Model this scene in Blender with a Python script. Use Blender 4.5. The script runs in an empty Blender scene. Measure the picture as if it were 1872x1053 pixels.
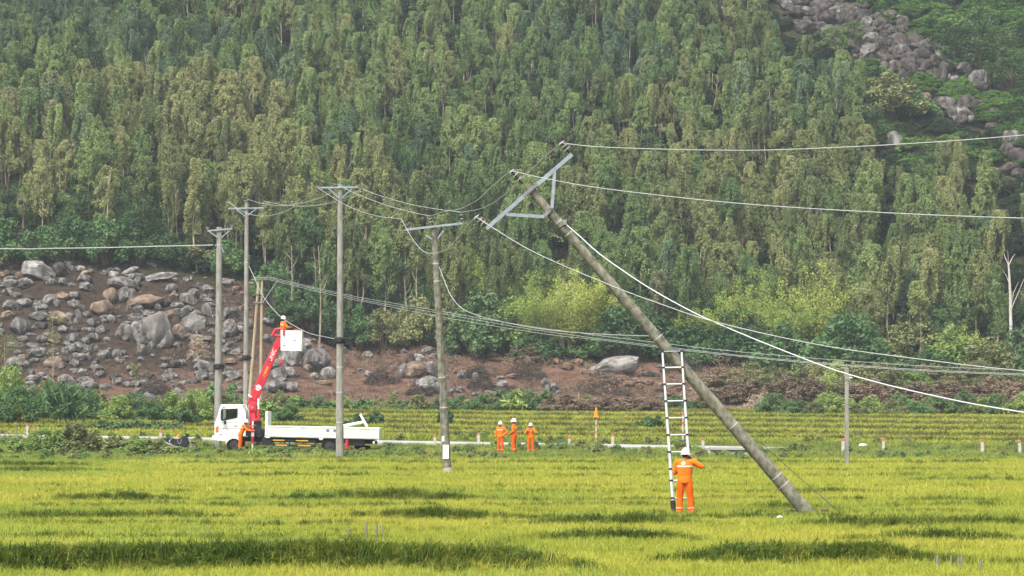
import bpy, bmesh, math, random
import numpy as np
from mathutils import Vector, Matrix, noise as mnoise

random.seed(7)
RNG = np.random.default_rng(11)
R = math.radians
SC = bpy.context.scene
COL = SC.collection

# ------------------------------------------------------------------ camera, light, exposure
CAM_Z, FPX, HOR = 3.05, 5000.0, 730.0        # eye height (m), focal length (photo pixels), horizon row
cam_d = bpy.data.cameras.new('camera')
cam = bpy.data.objects.new('camera', cam_d)
COL.objects.link(cam)
cam.location = (0, 0, CAM_Z)
cam.rotation_euler = (R(90), 0, 0)
cam_d.sensor_width = 36.0
cam_d.lens = 36.0 * FPX / 1872.0
cam_d.shift_y = (HOR - 526.5) / 1872.0
cam_d.clip_start = 0.5
cam_d.clip_end = 3000
SC.camera = cam

SUN_EL, SUN_AZ = R(58), R(-150)              # azimuth measured clockwise from +Y: behind the camera, to the left
world = bpy.data.worlds.new('World')
SC.world = world
world.use_nodes = True
wn = world.node_tree
wn.nodes.clear()
sky = wn.nodes.new('ShaderNodeTexSky')
sky.sky_type = 'NISHITA'
sky.sun_disc = False
sky.sun_elevation = SUN_EL
sky.sun_rotation = SUN_AZ
sky.dust_density = 4.0
sky.air_density = 1.0
sky.ozone_density = 1.0
hs = wn.nodes.new('ShaderNodeHueSaturation')
hs.inputs['Saturation'].default_value = 0.30     # overcast: a grey sky
bg = wn.nodes.new('ShaderNodeBackground')
bg.inputs['Strength'].default_value = 0.14
wo = wn.nodes.new('ShaderNodeOutputWorld')
wn.links.new(sky.outputs[0], hs.inputs['Color'])
wn.links.new(hs.outputs[0], bg.inputs['Color'])
wn.links.new(bg.outputs[0], wo.inputs['Surface'])

sun_d = bpy.data.lights.new('sun', 'SUN')
sun_d.energy = 2.2
sun_d.angle = R(18)
sun_d.color = (1.0, 0.95, 0.86)
sun = bpy.data.objects.new('sun', sun_d)
COL.objects.link(sun)
sd = Vector((math.sin(SUN_AZ) * math.cos(SUN_EL), math.cos(SUN_AZ) * math.cos(SUN_EL), math.sin(SUN_EL)))
sun.rotation_euler = sd.to_track_quat('Z', 'Y').to_euler()

SC.view_settings.view_transform = 'Standard'
SC.view_settings.look = 'None'
SC.view_settings.gamma = 1
SC.view_settings.use_curve_mapping = False
SC.view_settings.exposure = 1.06
SC.render.engine = 'CYCLES'
SC.cycles.use_denoising = True
SC.cycles.max_bounces = 5
SC.cycles.diffuse_bounces = 3
SC.cycles.glossy_bounces = 2
SC.cycles.transmission_bounces = 3
SC.cycles.transparent_max_bounces = 6
SC.cycles.volume_bounces = 0
SC.cycles.caustics_reflective = False
SC.cycles.caustics_refractive = False

# ------------------------------------------------------------------ helpers
def lin(c):
    return tuple(((v / 12.92) if v <= 0.04045 else ((v + 0.055) / 1.055) ** 2.4) for v in c)

def tag(o, label=None, cat=None, group=None, kind=None):
    if label: o['label'] = label
    if cat: o['category'] = cat
    if group: o['group'] = group
    if kind: o['kind'] = kind
    return o

def thing(name, loc, label, cat, group=None, rot=None):
    o = bpy.data.objects.new(name, None)
    o.empty_display_size = 0.2
    COL.objects.link(o)
    o.location = loc
    if rot: o.rotation_euler = rot
    return tag(o, label, cat, group)

def PX(px, py, Y):
    return Vector(((px - 936.0) / FPX * Y, Y, CAM_Z - (py - HOR) / FPX * Y))

class MB:
    """collects faces with material slots and links them as ONE mesh object"""
    def __init__(s):
        s.v, s.f, s.m = [], [], []
    def add(s, vs, fs, mi=0):
        b = len(s.v)
        s.v.extend([tuple(v) for v in vs])
        for f in fs:
            s.f.append(tuple(i + b for i in f)); s.m.append(mi)
    def box(s, c, d, rot=None, mi=0, bev=0.0):
        c = Vector(c); hx, hy, hz = d[0] / 2, d[1] / 2, d[2] / 2
        if bev <= 0:
            vs = [Vector((x, y, z)) for x in (-hx, hx) for y in (-hy, hy) for z in (-hz, hz)]
            fs = [(0, 1, 3, 2), (4, 6, 7, 5), (0, 4, 5, 1), (2, 3, 7, 6), (0, 2, 6, 4), (1, 5, 7, 3)]
        else:
            bm = bmesh.new(); bmesh.ops.create_cube(bm, size=1)
            for v in bm.verts: v.co = Vector((v.co.x * d[0], v.co.y * d[1], v.co.z * d[2]))
            bmesh.ops.bevel(bm, geom=list(bm.edges), offset=bev, segments=2, affect='EDGES', profile=0.6)
            bm.verts.index_update()
            vs = [v.co.copy() for v in bm.verts]; fs = [[v.index for v in f.verts] for f in bm.faces]
            bm.free()
        if rot is not None: vs = [rot @ v for v in vs]
        s.add([v + c for v in vs], fs, mi)
    def tube(s, pts, rad, n=8, mi=0, cap=True):
        pts = [Vector(p) for p in pts]
        if not hasattr(rad, '__len__'): rad = [rad] * len(pts)
        rings = []
        prev = None
        for i, p in enumerate(pts):
            a = pts[max(i - 1, 0)]; b = pts[min(i + 1, len(pts) - 1)]
            d = (b - a).normalized()
            if prev is None:
                up = Vector((0, 0, 1)) if abs(d.z) < 0.9 else Vector((1, 0, 0))
                u = d.cross(up).normalized()
            else:
                u = (prev - d * prev.dot(d)).normalized()
            prev = u
            w = d.cross(u)
            rings.append([p + (u * math.cos(k * 2 * math.pi / n) + w * math.sin(k * 2 * math.pi / n)) * rad[i] for k in range(n)])
        vs = [v for r in rings for v in r]
        fs = []
        for i in range(len(pts) - 1):
            for k in range(n):
                fs.append((i * n + k, i * n + (k + 1) % n, (i + 1) * n + (k + 1) % n, (i + 1) * n + k))
        if cap:
            fs.append(tuple(range(n - 1, -1, -1)))
            fs.append(tuple((len(pts) - 1) * n + k for k in range(n)))
        s.add(vs, fs, mi)
    def prism(s, prof, y0, y1, mi=0):
        """outline in (x,z), thickness along y"""
        n = len(prof)
        vs = [(x, y0, z) for x, z in prof] + [(x, y1, z) for x, z in prof]
        fs = [tuple(range(n)), tuple(range(2 * n - 1, n - 1, -1))]
        for i in range(n):
            j = (i + 1) % n
            fs.append((i, i + n, j + n, j))
        s.add(vs, fs, mi)
    def ball(s, c, r, seg=10, rings=7, mi=0):
        if not hasattr(r, '__len__'): r = (r, r, r)
        vs = [(c[0], c[1], c[2] - r[2])]
        for i in range(1, rings):
            a = -math.pi / 2 + math.pi * i / rings
            for k in range(seg):
                b = 2 * math.pi * k / seg
                vs.append((c[0] + r[0] * math.cos(a) * math.cos(b), c[1] + r[1] * math.cos(a) * math.sin(b), c[2] + r[2] * math.sin(a)))
        vs.append((c[0], c[1], c[2] + r[2]))
        fs = []
        for k in range(seg):
            fs.append((0, 1 + (k + 1) % seg, 1 + k))
            fs.append((len(vs) - 1, 1 + (rings - 2) * seg + k, 1 + (rings - 2) * seg + (k + 1) % seg))
        for i in range(rings - 2):
            for k in range(seg):
                a = 1 + i * seg
                fs.append((a + k, a + (k + 1) % seg, a + seg + (k + 1) % seg, a + seg + k))
        s.add(vs, fs, mi)
    def mesh(s, name, mats, smooth=False):
        me = bpy.data.meshes.new(name)
        me.from_pydata(s.v, [], s.f)
        for m in (mats if isinstance(mats, (list, tuple)) else [mats]): me.materials.append(m)
        me.polygons.foreach_set('material_index', s.m)
        if smooth: me.polygons.foreach_set('use_smooth', [True] * len(s.f))
        me.update()
        bm = bmesh.new(); bm.from_mesh(me)
        bmesh.ops.recalc_face_normals(bm, faces=bm.faces)
        bm.to_mesh(me); bm.free()
        return me
    def build(s, name, mats, parent=None, smooth=False, world_coords=False):
        me = s.mesh(name, mats, smooth)
        if smooth:
            me.set_sharp_from_angle(angle=R(40))
        o = bpy.data.objects.new(name, me)
        COL.objects.link(o)
        if parent:
            o.parent = parent
            if world_coords: me.transform(Matrix.Translation(-parent.location))
        return o

def place(me, name, parent=None, loc=(0, 0, 0), rot=(0, 0, 0), sc=(1, 1, 1)):
    o = bpy.data.objects.new(name, me)
    COL.objects.link(o)
    o.parent = parent
    o.location = loc; o.rotation_euler = rot
    o.scale = sc if hasattr(sc, '__len__') else (sc, sc, sc)
    return o

# ------------------------------------------------------------------ materials
def mat(name, c, rough=0.7, var=0.18, scale=6.0, metal=0.0, bump=0.0, spec=0.3, c2=None, stretch=None):
    m = bpy.data.materials.new(name); m.use_nodes = True
    nt = m.node_tree; b = nt.nodes['Principled BSDF']
    b.inputs['Roughness'].default_value = rough
    b.inputs['Metallic'].default_value = metal
    b.inputs['Specular IOR Level'].default_value = spec
    tc = nt.nodes.new('ShaderNodeTexCoord')
    mp = nt.nodes.new('ShaderNodeMapping')
    if stretch: mp.inputs['Scale'].default_value = stretch
    nt.links.new(tc.outputs['Object'], mp.inputs['Vector'])
    n = nt.nodes.new('ShaderNodeTexNoise')
    n.inputs['Scale'].default_value = scale; n.inputs['Detail'].default_value = 5
    nt.links.new(mp.outputs[0], n.inputs['Vector'])
    r = nt.nodes.new('ShaderNodeValToRGB')
    lo = tuple(max(0, v * (1 - var)) for v in c) if c2 is None else c2
    hi = tuple(min(1, v * (1 + var)) for v in c)
    r.color_ramp.elements[0].position = 0.32; r.color_ramp.elements[1].position = 0.68
    r.color_ramp.elements[0].color = (*lo, 1); r.color_ramp.elements[1].color = (*hi, 1)
    nt.links.new(n.outputs['Fac'], r.inputs['Fac'])
    nt.links.new(r.outputs['Color'], b.inputs['Base Color'])
    if bump > 0:
        bp = nt.nodes.new('ShaderNodeBump'); bp.inputs['Strength'].default_value = bump
        bp.inputs['Distance'].default_value = 0.05
        nt.links.new(n.outputs['Fac'], bp.inputs['Height']); nt.links.new(bp.outputs[0], b.inputs['Normal'])
    return m

def leaf_mat(name, stops, noise_scale=0.25, trans=0.25, rough=0.65, amp=1.0, rnd=0.34):
    """foliage: hue picked by where the plant stands (slow noise) and per plant; some light comes through the leaves"""
    m = bpy.data.materials.new(name); m.use_nodes = True
    nt = m.node_tree; nt.nodes.clear()
    out = nt.nodes.new('ShaderNodeOutputMaterial')
    oi = nt.nodes.new('ShaderNodeObjectInfo')
    n = nt.nodes.new('ShaderNodeTexNoise'); n.inputs['Scale'].default_value = noise_scale; n.inputs['Detail'].default_value = 3
    nt.links.new(oi.outputs['Location'], n.inputs['Vector'])
    geo = nt.nodes.new('ShaderNodeTexCoord')
    n2 = nt.nodes.new('ShaderNodeTexNoise'); n2.inputs['Scale'].default_value = 1.7; n2.inputs['Detail'].default_value = 2
    nt.links.new(geo.outputs['Object'], n2.inputs['Vector'])
    def math_(op, a, b):
        k = nt.nodes.new('ShaderNodeMath'); k.operation = op
        for i, x in enumerate((a, b)):
            if isinstance(x, (int, float)): k.inputs[i].default_value = x
            else: nt.links.new(x, k.inputs[i])
        return k.outputs[0]
    a = math_('MULTIPLY', n.outputs['Fac'], 0.9 * amp)
    b = math_('MULTIPLY', oi.outputs['Random'], rnd * amp)
    c = math_('MULTIPLY', n2.outputs['Fac'], 0.5 * amp)
    t = math_('ADD', math_('ADD', a, b), c)
    t = math_('SUBTRACT', t, (0.70 + rnd * .5) * amp - 0.5)
    r = nt.nodes.new('ShaderNodeValToRGB')
    els = r.color_ramp.elements
    for i, (p, col) in enumerate(stops):
        e = els[i] if i < 2 else els.new(p)
        e.position = p; e.color = (*col, 1)
    nt.links.new(t, r.inputs['Fac'])
    d = nt.nodes.new('ShaderNodeBsdfPrincipled')
    d.inputs['Roughness'].default_value = rough; d.inputs['Specular IOR Level'].default_value = 0.25
    nt.links.new(r.outputs['Color'], d.inputs['Base Color'])
    if trans > 0:
        tr = nt.nodes.new('ShaderNodeBsdfTranslucent'); nt.links.new(r.outputs['Color'], tr.inputs['Color'])
        mx = nt.nodes.new('ShaderNodeMixShader'); mx.inputs['Fac'].default_value = trans
        nt.links.new(d.outputs[0], mx.inputs[1]); nt.links.new(tr.outputs[0], mx.inputs[2])
        nt.links.new(mx.outputs[0], out.inputs['Surface'])
    else:
        nt.links.new(d.outputs[0], out.inputs['Surface'])
    return m

M = {}
M['concrete'] = mat('pole_concrete', (0.255, 0.245, 0.215), 0.9, 0.3, 6, bump=0.2, stretch=(1, 1, 0.25))
M['mossy'] = mat('mossy_concrete', (0.21, 0.20, 0.155), 0.95, 0.25, 7, bump=0.5, c2=(0.085, 0.085, 0.06), stretch=(1, 1, 0.7))
M['tan_pole'] = mat('tan_concrete', (0.36, 0.29, 0.19), 0.9, 0.2, 5, bump=0.15, stretch=(1, 1, 0.25))
M['galv'] = mat('galvanised_steel', (0.29, 0.33, 0.37), 0.5, 0.18, 4, metal=0.3)
M['dull_steel'] = mat('weathered_steel', (0.22, 0.22, 0.22), 0.6, 0.25, 5, metal=0.3)
M['ins_dark'] = mat('dark_porcelain', (0.07, 0.055, 0.05), 0.35, 0.2, 10)
M['ins_pale'] = mat('pale_sheds', (0.45, 0.44, 0.42), 0.4, 0.1, 10)
M['black'] = mat('black_rubber', (0.022, 0.022, 0.024), 0.75, 0.3, 8)
M['band'] = mat('white_band', (0.42, 0.42, 0.40), 0.5, 0.1, 8)
M['wire'] = mat('aluminium_wire', (0.40, 0.41, 0.40), 0.5, 0.1, 2)
M['wire_white'] = mat('white_cable', (0.55, 0.56, 0.57), 0.5, 0.05, 2)
M['wire_dark'] = mat('dark_cable', (0.06, 0.06, 0.06), 0.6, 0.1, 2)
M['white_paint'] = mat('white_paint', (0.80, 0.81, 0.79), 0.35, 0.04, 1.5, spec=0.5)
M['bed_paint'] = mat('bed_paint', (0.66, 0.68, 0.61), 0.5, 0.13, 1.6, spec=0.4, bump=0.03)
M['red_paint'] = mat('red_paint', (0.55, 0.018, 0.040), 0.38, 0.15, 3, spec=0.5)
M['red_dull'] = mat('dull_red', (0.42, 0.05, 0.07), 0.5, 0.15, 3)
M['chassis'] = mat('chassis_black', (0.018, 0.020, 0.026), 0.6, 0.3, 4)
M['glass'] = mat('window_glass', (0.03, 0.045, 0.04), 0.08, 0.1, 2, spec=0.6)
M['amber'] = mat('amber_lamp', (0.75, 0.16, 0.02), 0.3, 0.1, 4)
M['yellow'] = mat('yellow_paint', (0.65, 0.33, 0.03), 0.5, 0.1, 4)
M['blue_mark'] = mat('blue_print', (0.13, 0.17, 0.50), 0.6, 0.1, 4)
M['grey_mark'] = mat('grey_print', (0.35, 0.38, 0.42), 0.6, 0.1, 4)
M['steel_rod'] = mat('polished_rod', (0.42, 0.42, 0.41), 0.35, 0.1, 4, metal=0.5)
M['tyre'] = mat('tyre_rubber', (0.014, 0.014, 0.015), 0.9, 0.3, 9, spec=0.1)
M['rim'] = mat('dusty_rim', (0.05, 0.05, 0.05), 0.6, 0.25, 6)
M['alu'] = mat('ladder_aluminium', (0.62, 0.64, 0.63), 0.4, 0.08, 3, metal=0.3)
M['orange'] = mat('orange_workwear', (0.84, 0.185, 0.016), 0.85, 0.16, 7, bump=0.35, spec=0.1)
M['orange_dk'] = mat('orange_trousers', (0.74, 0.115, 0.008), 0.85, 0.18, 7, bump=0.35, spec=0.1)
M['reflect'] = mat('silver_tape', (0.62, 0.60, 0.55), 0.4, 0.08, 10)
M['skin'] = mat('skin', (0.32, 0.165, 0.10), 0.6, 0.12, 12)
M['dark_eye'] = mat('dark_eye', (0.02, 0.015, 0.012), 0.4, 0.1, 5)
M['lips'] = mat('lips', (0.22, 0.08, 0.06), 0.5, 0.1, 5)
M['hair'] = mat('black_hair', (0.012, 0.011, 0.011), 0.6, 0.3, 40)
M['helmet'] = mat('white_helmet', (0.82, 0.82, 0.83), 0.3, 0.03, 3, spec=0.5)
M['boot'] = mat('dark_boot', (0.035, 0.03, 0.028), 0.7, 0.3, 8)
M['post_white'] = mat('post_white', (0.46, 0.44, 0.40), 0.75, 0.15, 8)
M['post_red'] = mat('post_red', (0.50, 0.14, 0.07), 0.65, 0.15, 8)
M['cone'] = mat('orange_plastic', (0.90, 0.25, 0.01), 0.45, 0.08, 5)
M['stake'] = mat('grey_stake', (0.20, 0.18, 0.14), 0.9, 0.25, 9, stretch=(1, 1, 0.3))
M['road'] = mat('pale_concrete_road', (0.36, 0.35, 0.33), 0.9, 0.10, 0.8, bump=0.1)
M['culvert'] = mat('culvert_concrete', (0.30, 0.27, 0.25), 0.9, 0.2, 2.0, bump=0.2)
M['bark'] = mat('pale_bark', (0.34, 0.29, 0.21), 0.9, 0.35, 3, stretch=(1, 1, 0.35), c2=(0.12, 0.095, 0.068))
M['bark_dk'] = mat('dark_bark', (0.10, 0.075, 0.05), 0.9, 0.35, 3, stretch=(1, 1, 0.35))
M['dead_wood'] = mat('bleached_wood', (0.50, 0.47, 0.42), 0.9, 0.2, 4, stretch=(1, 1, 0.3))
M['twig'] = mat('dry_twigs', (0.20, 0.145, 0.10), 0.95, 0.4, 3)
M['twig_dk'] = mat('charred_twigs', (0.065, 0.05, 0.04), 0.95, 0.4, 3)
M['twig_pale'] = mat('pale_twigs', (0.34, 0.26, 0.19), 0.95, 0.35, 3)

def rock_mat(name, a, b, dark):
    m = bpy.data.materials.new(name); m.use_nodes = True
    nt = m.node_tree; p = nt.nodes['Principled BSDF']
    p.inputs['Roughness'].default_value = 0.95; p.inputs['Specular IOR Level'].default_value = 0.15
    a = tuple(v * .54 for v in a); b = tuple(v * .84 for v in b); dark = tuple(v * .6 for v in dark)
    tc = nt.nodes.new('ShaderNodeTexCoord'); oi = nt.nodes.new('ShaderNodeObjectInfo')
    ad = nt.nodes.new('ShaderNodeVectorMath'); ad.operation = 'ADD'
    nt.links.new(tc.outputs['Object'], ad.inputs[0]); nt.links.new(oi.outputs['Location'], ad.inputs[1])
    n = nt.nodes.new('ShaderNodeTexNoise'); n.inputs['Scale'].default_value = 1.6; n.inputs['Detail'].default_value = 6; n.inputs['Roughness'].default_value = 0.65
    nt.links.new(ad.outputs[0], n.inputs['Vector'])
    mp = nt.nodes.new('ShaderNodeMapping'); mp.inputs['Scale'].default_value = (3.0, 3.0, 0.5)
    nt.links.new(ad.outputs[0], mp.inputs['Vector'])
    st = nt.nodes.new('ShaderNodeTexNoise'); st.inputs['Scale'].default_value = 1.5; st.inputs['Detail'].default_value = 4
    nt.links.new(mp.outputs[0], st.inputs['Vector'])
    r = nt.nodes.new('ShaderNodeValToRGB'); e = r.color_ramp.elements
    e[0].position = 0.33; e[0].color = (*a, 1); e[1].position = 0.66; e[1].color = (*b, 1)
    nt.links.new(n.outputs['Fac'], r.inputs['Fac'])
    r2 = nt.nodes.new('ShaderNodeValToRGB'); e = r2.color_ramp.elements
    e[0].position = 0.40; e[0].color = (.9, .9, .9, 1); e[1].position = 0.60; e[1].color = (0, 0, 0, 1)
    nt.links.new(st.outputs['Fac'], r2.inputs['Fac'])
    mx = nt.nodes.new('ShaderNodeMix'); mx.data_type = 'RGBA'
    nt.links.new(r2.outputs[0], mx.inputs['Factor'])
    nt.links.new(r.outputs[0], mx.inputs['A']); mx.inputs['B'].default_value = (*dark, 1)
    nt.links.new(mx.outputs['Result'], p.inputs['Base Color'])
    bp = nt.nodes.new('ShaderNodeBump'); bp.inputs['Strength'].default_value = 0.8; bp.inputs['Distance'].default_value = 0.2
    nt.links.new(n.outputs['Fac'], bp.inputs['Height']); nt.links.new(bp.outputs[0], p.inputs['Normal'])
    return m
M['rock_grey'] = rock_mat('grey_granite', (0.17, 0.155, 0.145), (0.32, 0.30, 0.28), (0.09, 0.08, 0.075))
M['rock_tan'] = rock_mat('tan_granite', (0.24, 0.17, 0.12), (0.38, 0.29, 0.22), (0.14, 0.10, 0.075))
M['rock_pale'] = rock_mat('pale_granite', (0.28, 0.26, 0.24), (0.44, 0.42, 0.39), (0.16, 0.145, 0.135))
M['rock_dark'] = rock_mat('dark_granite', (0.085, 0.070, 0.062), (0.15, 0.128, 0.115), (0.042, 0.036, 0.034))
M['rock_red'] = rock_mat('reddish_rock', (0.20, 0.115, 0.08), (0.32, 0.21, 0.16), (0.11, 0.065, 0.05))

def glass_mat():
    m = bpy.data.materials.new('window_glass'); m.use_nodes = True; nt = m.node_tree; nt.nodes.clear()
    o = nt.nodes.new('ShaderNodeOutputMaterial'); t = nt.nodes.new('ShaderNodeBsdfTransparent'); t.inputs['Color'].default_value = (.62, .68, .64, 1)
    g_ = nt.nodes.new('ShaderNodeBsdfGlossy'); g_.inputs['Roughness'].default_value = .05; f = nt.nodes.new('ShaderNodeFresnel'); f.inputs['IOR'].default_value = 1.5
    x = nt.nodes.new('ShaderNodeMixShader'); nt.links.new(f.outputs[0], x.inputs[0]); nt.links.new(t.outputs[0], x.inputs[1]); nt.links.new(g_.outputs[0], x.inputs[2]); nt.links.new(x.outputs[0], o.inputs['Surface'])
    return m
M['glass'] = glass_mat()
# leaves (stops: position on a 0..1 mix, linear colour)
L = {}
L['euc_olive'] = leaf_mat('euc_olive', [(0.2, (0.117, 0.157, 0.056)), (0.5, (0.219, 0.257, 0.093)), (0.8, (0.328, 0.329, 0.138))], 0.05)
L['euc_green'] = leaf_mat('euc_green', [(0.2, (0.084, 0.154, 0.053)), (0.5, (0.178, 0.260, 0.086)), (0.8, (0.304, 0.355, 0.126))], 0.05)
L['euc_blue'] = leaf_mat('euc_blue', [(0.2, (0.062, 0.118, 0.063)), (0.5, (0.125, 0.200, 0.100)), (0.8, (0.215, 0.289, 0.147))], 0.05)
L['euc_brown'] = leaf_mat('euc_brown', [(0.2, (0.123, 0.137, 0.065)), (0.5, (0.224, 0.242, 0.116)), (0.8, (0.303, 0.305, 0.163))], 0.05)
L['broad'] = leaf_mat('broad_dark', [(0.2, (0.030, 0.066, 0.024)), (0.5, (0.062, 0.120, 0.042)), (0.8, (0.110, 0.180, 0.060))], 0.08)
L['bamboo'] = leaf_mat('bamboo_leaf', [(0.2, (0.202, 0.300, 0.062)), (0.5, (0.348, 0.426, 0.093)), (0.8, (0.514, 0.539, 0.135))], 0.08, trans=0.35)
L['vine'] = leaf_mat('vine_leaf', [(0.2, (0.075, 0.168, 0.038)), (0.5, (0.134, 0.249, 0.057)), (0.8, (0.208, 0.336, 0.085))], 0.1)
L['sh_dark'] = leaf_mat('shrub_dark', [(0.2, (0.047, 0.100, 0.039)), (0.5, (0.093, 0.178, 0.064)), (0.8, (0.170, 0.280, 0.094))], 0.1)
L['sh_teal'] = leaf_mat('shrub_teal', [(0.2, (0.076, 0.137, 0.056)), (0.5, (0.131, 0.215, 0.081)), (0.8, (0.221, 0.311, 0.118))], 0.1)
L['sh_light'] = leaf_mat('shrub_light', [(0.2, (0.152, 0.242, 0.063)), (0.5, (0.252, 0.348, 0.096)), (0.8, (0.377, 0.456, 0.137))], 0.1, trans=0.3)
L['sh_olive'] = leaf_mat('shrub_olive', [(0.2, (0.109, 0.131, 0.051)), (0.5, (0.199, 0.221, 0.087)), (0.8, (0.319, 0.319, 0.134))], 0.1)
L['sh_dry'] = leaf_mat('shrub_dry', [(0.2, (0.120, 0.088, 0.057)), (0.5, (0.219, 0.159, 0.109)), (0.8, (0.327, 0.250, 0.172))], 0.1, trans=0.1)
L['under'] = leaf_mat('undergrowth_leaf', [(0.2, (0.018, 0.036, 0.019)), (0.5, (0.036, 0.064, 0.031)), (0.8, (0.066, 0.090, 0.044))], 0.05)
L['rice'] = leaf_mat('rice_blade', [(0.15, (0.246, 0.312, 0.037)), (0.45, (0.383, 0.417, 0.054)), (0.75, (0.511, 0.458, 0.078))], 0.10, trans=0.4, rnd=0.16)
L['rice_green'] = leaf_mat('green_rice_blade', [(0.15, (0.176, 0.270, 0.038)), (0.45, (0.279, 0.358, 0.053)), (0.75, (0.387, 0.409, 0.071))], 0.10, trans=0.4, rnd=0.2)
L['rice_far'] = leaf_mat('terrace_rice_blade', [(0.15, (0.180, 0.240, 0.032)), (0.45, (0.312, 0.360, 0.048)), (0.75, (0.432, 0.408, 0.069))], 0.06, trans=0.35)
L['bund'] = leaf_mat('bund_grass_blade', [(0.15, (0.046, 0.087, 0.011)), (0.5, (0.121, 0.185, 0.022)), (0.85, (0.333, 0.325, 0.061))], 0.6, trans=0.3)
L['lip'] = leaf_mat('terrace_lip_blade', [(0.15, (0.076, 0.080, 0.020)), (0.5, (0.140, 0.146, 0.036)), (0.85, (0.230, 0.203, 0.059))], 0.3, trans=0.25)
L['verge'] = leaf_mat('verge_grass_blade', [(0.15, (0.105, 0.160, 0.032)), (0.5, (0.225, 0.285, 0.055)), (0.85, (0.370, 0.370, 0.090))], 0.22, trans=0.3)

# ------------------------------------------------------------------ terrain
def zroad(px): return np.maximum(0.906 - 0.000448 * px, 0.08)
def yroad(px): return 160.0 - 8.0 * px / 1430.0
def zy(py, Y): return CAM_Z - (py - HOR) * Y / FPX
HILL = {  # column (photo pixel) -> (row, distance) of the slope behind the field
    -900: [(742, 252), (700, 264), (480, 291), (0, 377), (-560, 470)],
    0:    [(738, 252), (703, 263), (476, 291), (0, 377), (-560, 470)],
    440:  [(742, 252), (694, 265), (505, 293), (0, 379), (-560, 472)],
    640:  [(746, 252), (690, 270), (640, 286), (560, 301), (0, 384), (-560, 476)],
    1000: [(750, 252), (690, 276), (650, 288), (595, 301), (0, 386), (-560, 478)],
    1300: [(752, 252), (712, 273), (668, 286), (605, 301), (0, 386), (-560, 478)],
    1872: [(756, 252), (716, 273), (676, 289), (612, 303), (0, 385), (-560, 478)],
    2800: [(756, 252), (716, 273), (676, 289), (612, 303), (0, 385), (-560, 478)],
}
COLS = sorted(HILL)
PROF = []
for c in COLS:
    zr = float(zroad(c)); yr = yroad(c)
    ys = [-100, 137, yr - 4.0, yr - 1.0, yr + 6.0, yr + 9, 168]
    zs = [0, 0, 0.30 * zr, zr - 0.14, zr - 0.14, zr - 0.05, zr + 0.08]
    for py, Y in HILL[c]:
        ys.append(Y); zs.append(zy(py, Y))
    PROF.append((np.array(ys), np.array(zs)))
BUNDS = [  # distance, half width, x from, x to (m), height, density, blade scale: stronger stretches first, then the faint lines that run on across
    (47.6, 0.50, -13.5, 2.0, 0.300, 1.00, 1.20), (47.4, 0.40, -14.0, -10.0, 0.200, 0.80, 1.00), (49.4, 0.42, 1.8, 9.2, 0.240, 1.00, 1.10), (49.2, 0.36, 8.0, 12.5, 0.220, 0.90, 1.00),
    (57.0, 0.26, -1.0, 5.2, 0.119, 1.00, 1.06), (57.1, 0.26, 5.6, 12.0, 0.119, 1.00, 1.06), (57.6, 0.23, -12.5, -0.8, 0.078, 0.69, 0.79),
    (64.1, 0.27, -1.2, 5.8, 0.126, 1.00, 1.06), (64.0, 0.26, 5.0, 14.0, 0.110, 0.98, 0.99), (64.3, 0.23, -14.0, -1.0, 0.068, 0.63, 0.73),
    (67.5, 0.26, -15.0, -5.6, 0.110, 1.00, 0.99), (67.2, 0.26, -4.4, 0.6, 0.110, 1.00, 0.99), (67.3, 0.23, -7.0, 13.5, 0.078, 0.75, 0.79),
    (74.8, 0.24, 5.0, 9.4, 0.119, 1.00, 0.99), (75.0, 0.21, 8.4, 15.5, 0.086, 0.92, 0.92), (75.0, 0.23, -15.5, 6.0, 0.078, 0.75, 0.79),
    (79.2, 0.24, -14.3, -8.8, 0.110, 1.00, 0.99), (79.4, 0.24, -7.0, 0.0, 0.110, 1.00, 0.99), (79.4, 0.23, -16.0, 16.0, 0.078, 0.75, 0.79),
    (86.0, 0.21, 6.2, 13.2, 0.102, 1.00, 0.99), (86.1, 0.23, -17.0, 8.0, 0.068, 0.69, 0.86), (92.0, 0.21, -17.5, -13.0, 0.086, 0.86, 0.99), (92.4, 0.23, -13.5, 18.0, 0.057, 0.52, 0.79),
    (98.2, 0.21, 12.5, 20.0, 0.094, 1.00, 1.06), (104.0, 0.21, -13.3, -2.5, 0.086, 0.92, 0.99), (104.4, 0.23, -4.0, 21.0, 0.068, 0.63, 0.86), (112.0, 0.24, -23.0, -15.5, 0.102, 0.98, 1.10),
    (113.0, 0.25, -15.5, 22.0, 0.068, 0.57, 0.92), (121.0, 0.29, -25.0, -17.0, 0.094, 0.92, 1.10), (126.0, 0.28, -17.0, 24.0, 0.078, 0.57, 1.06), (53.2, 0.23, -11.0, 11.0, 0.057, 0.46, 0.73), (60.4, 0.24, -13.0, -10.0, 0.086, 0.80, 0.92), (61.0, 0.21, -10.0, 2.0, 0.057, 0.46, 0.66), (70.8, 0.23, -14.0, 14.0, 0.057, 0.46, 0.73),
]
LIPS = [173, 186, 200, 215, 231, 248]
def lip_wob(X): return 1.3 * np.sin(X * 0.11 + 1.0) + 0.8 * np.sin(X * 0.31) + 0.4 * np.sin(X * 0.83 + 2)
def bwob(X, Y0): return 0.30 * np.sin(X * 0.55 + Y0) + 0.16 * np.sin(X * 1.7 + 2 * Y0)
def bumps(X, Y):
    return (np.sin(X * 0.23 + 1.3) * np.sin(Y * 0.27 + 0.4) + 0.6 * np.sin(X * 0.51 + Y * 0.33) + 0.4 * np.sin(X * 0.97 - Y * 0.71 + 1.0)
            + 0.3 * np.sin(X * 1.9 + 0.5) * np.sin(Y * 1.6))
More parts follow.
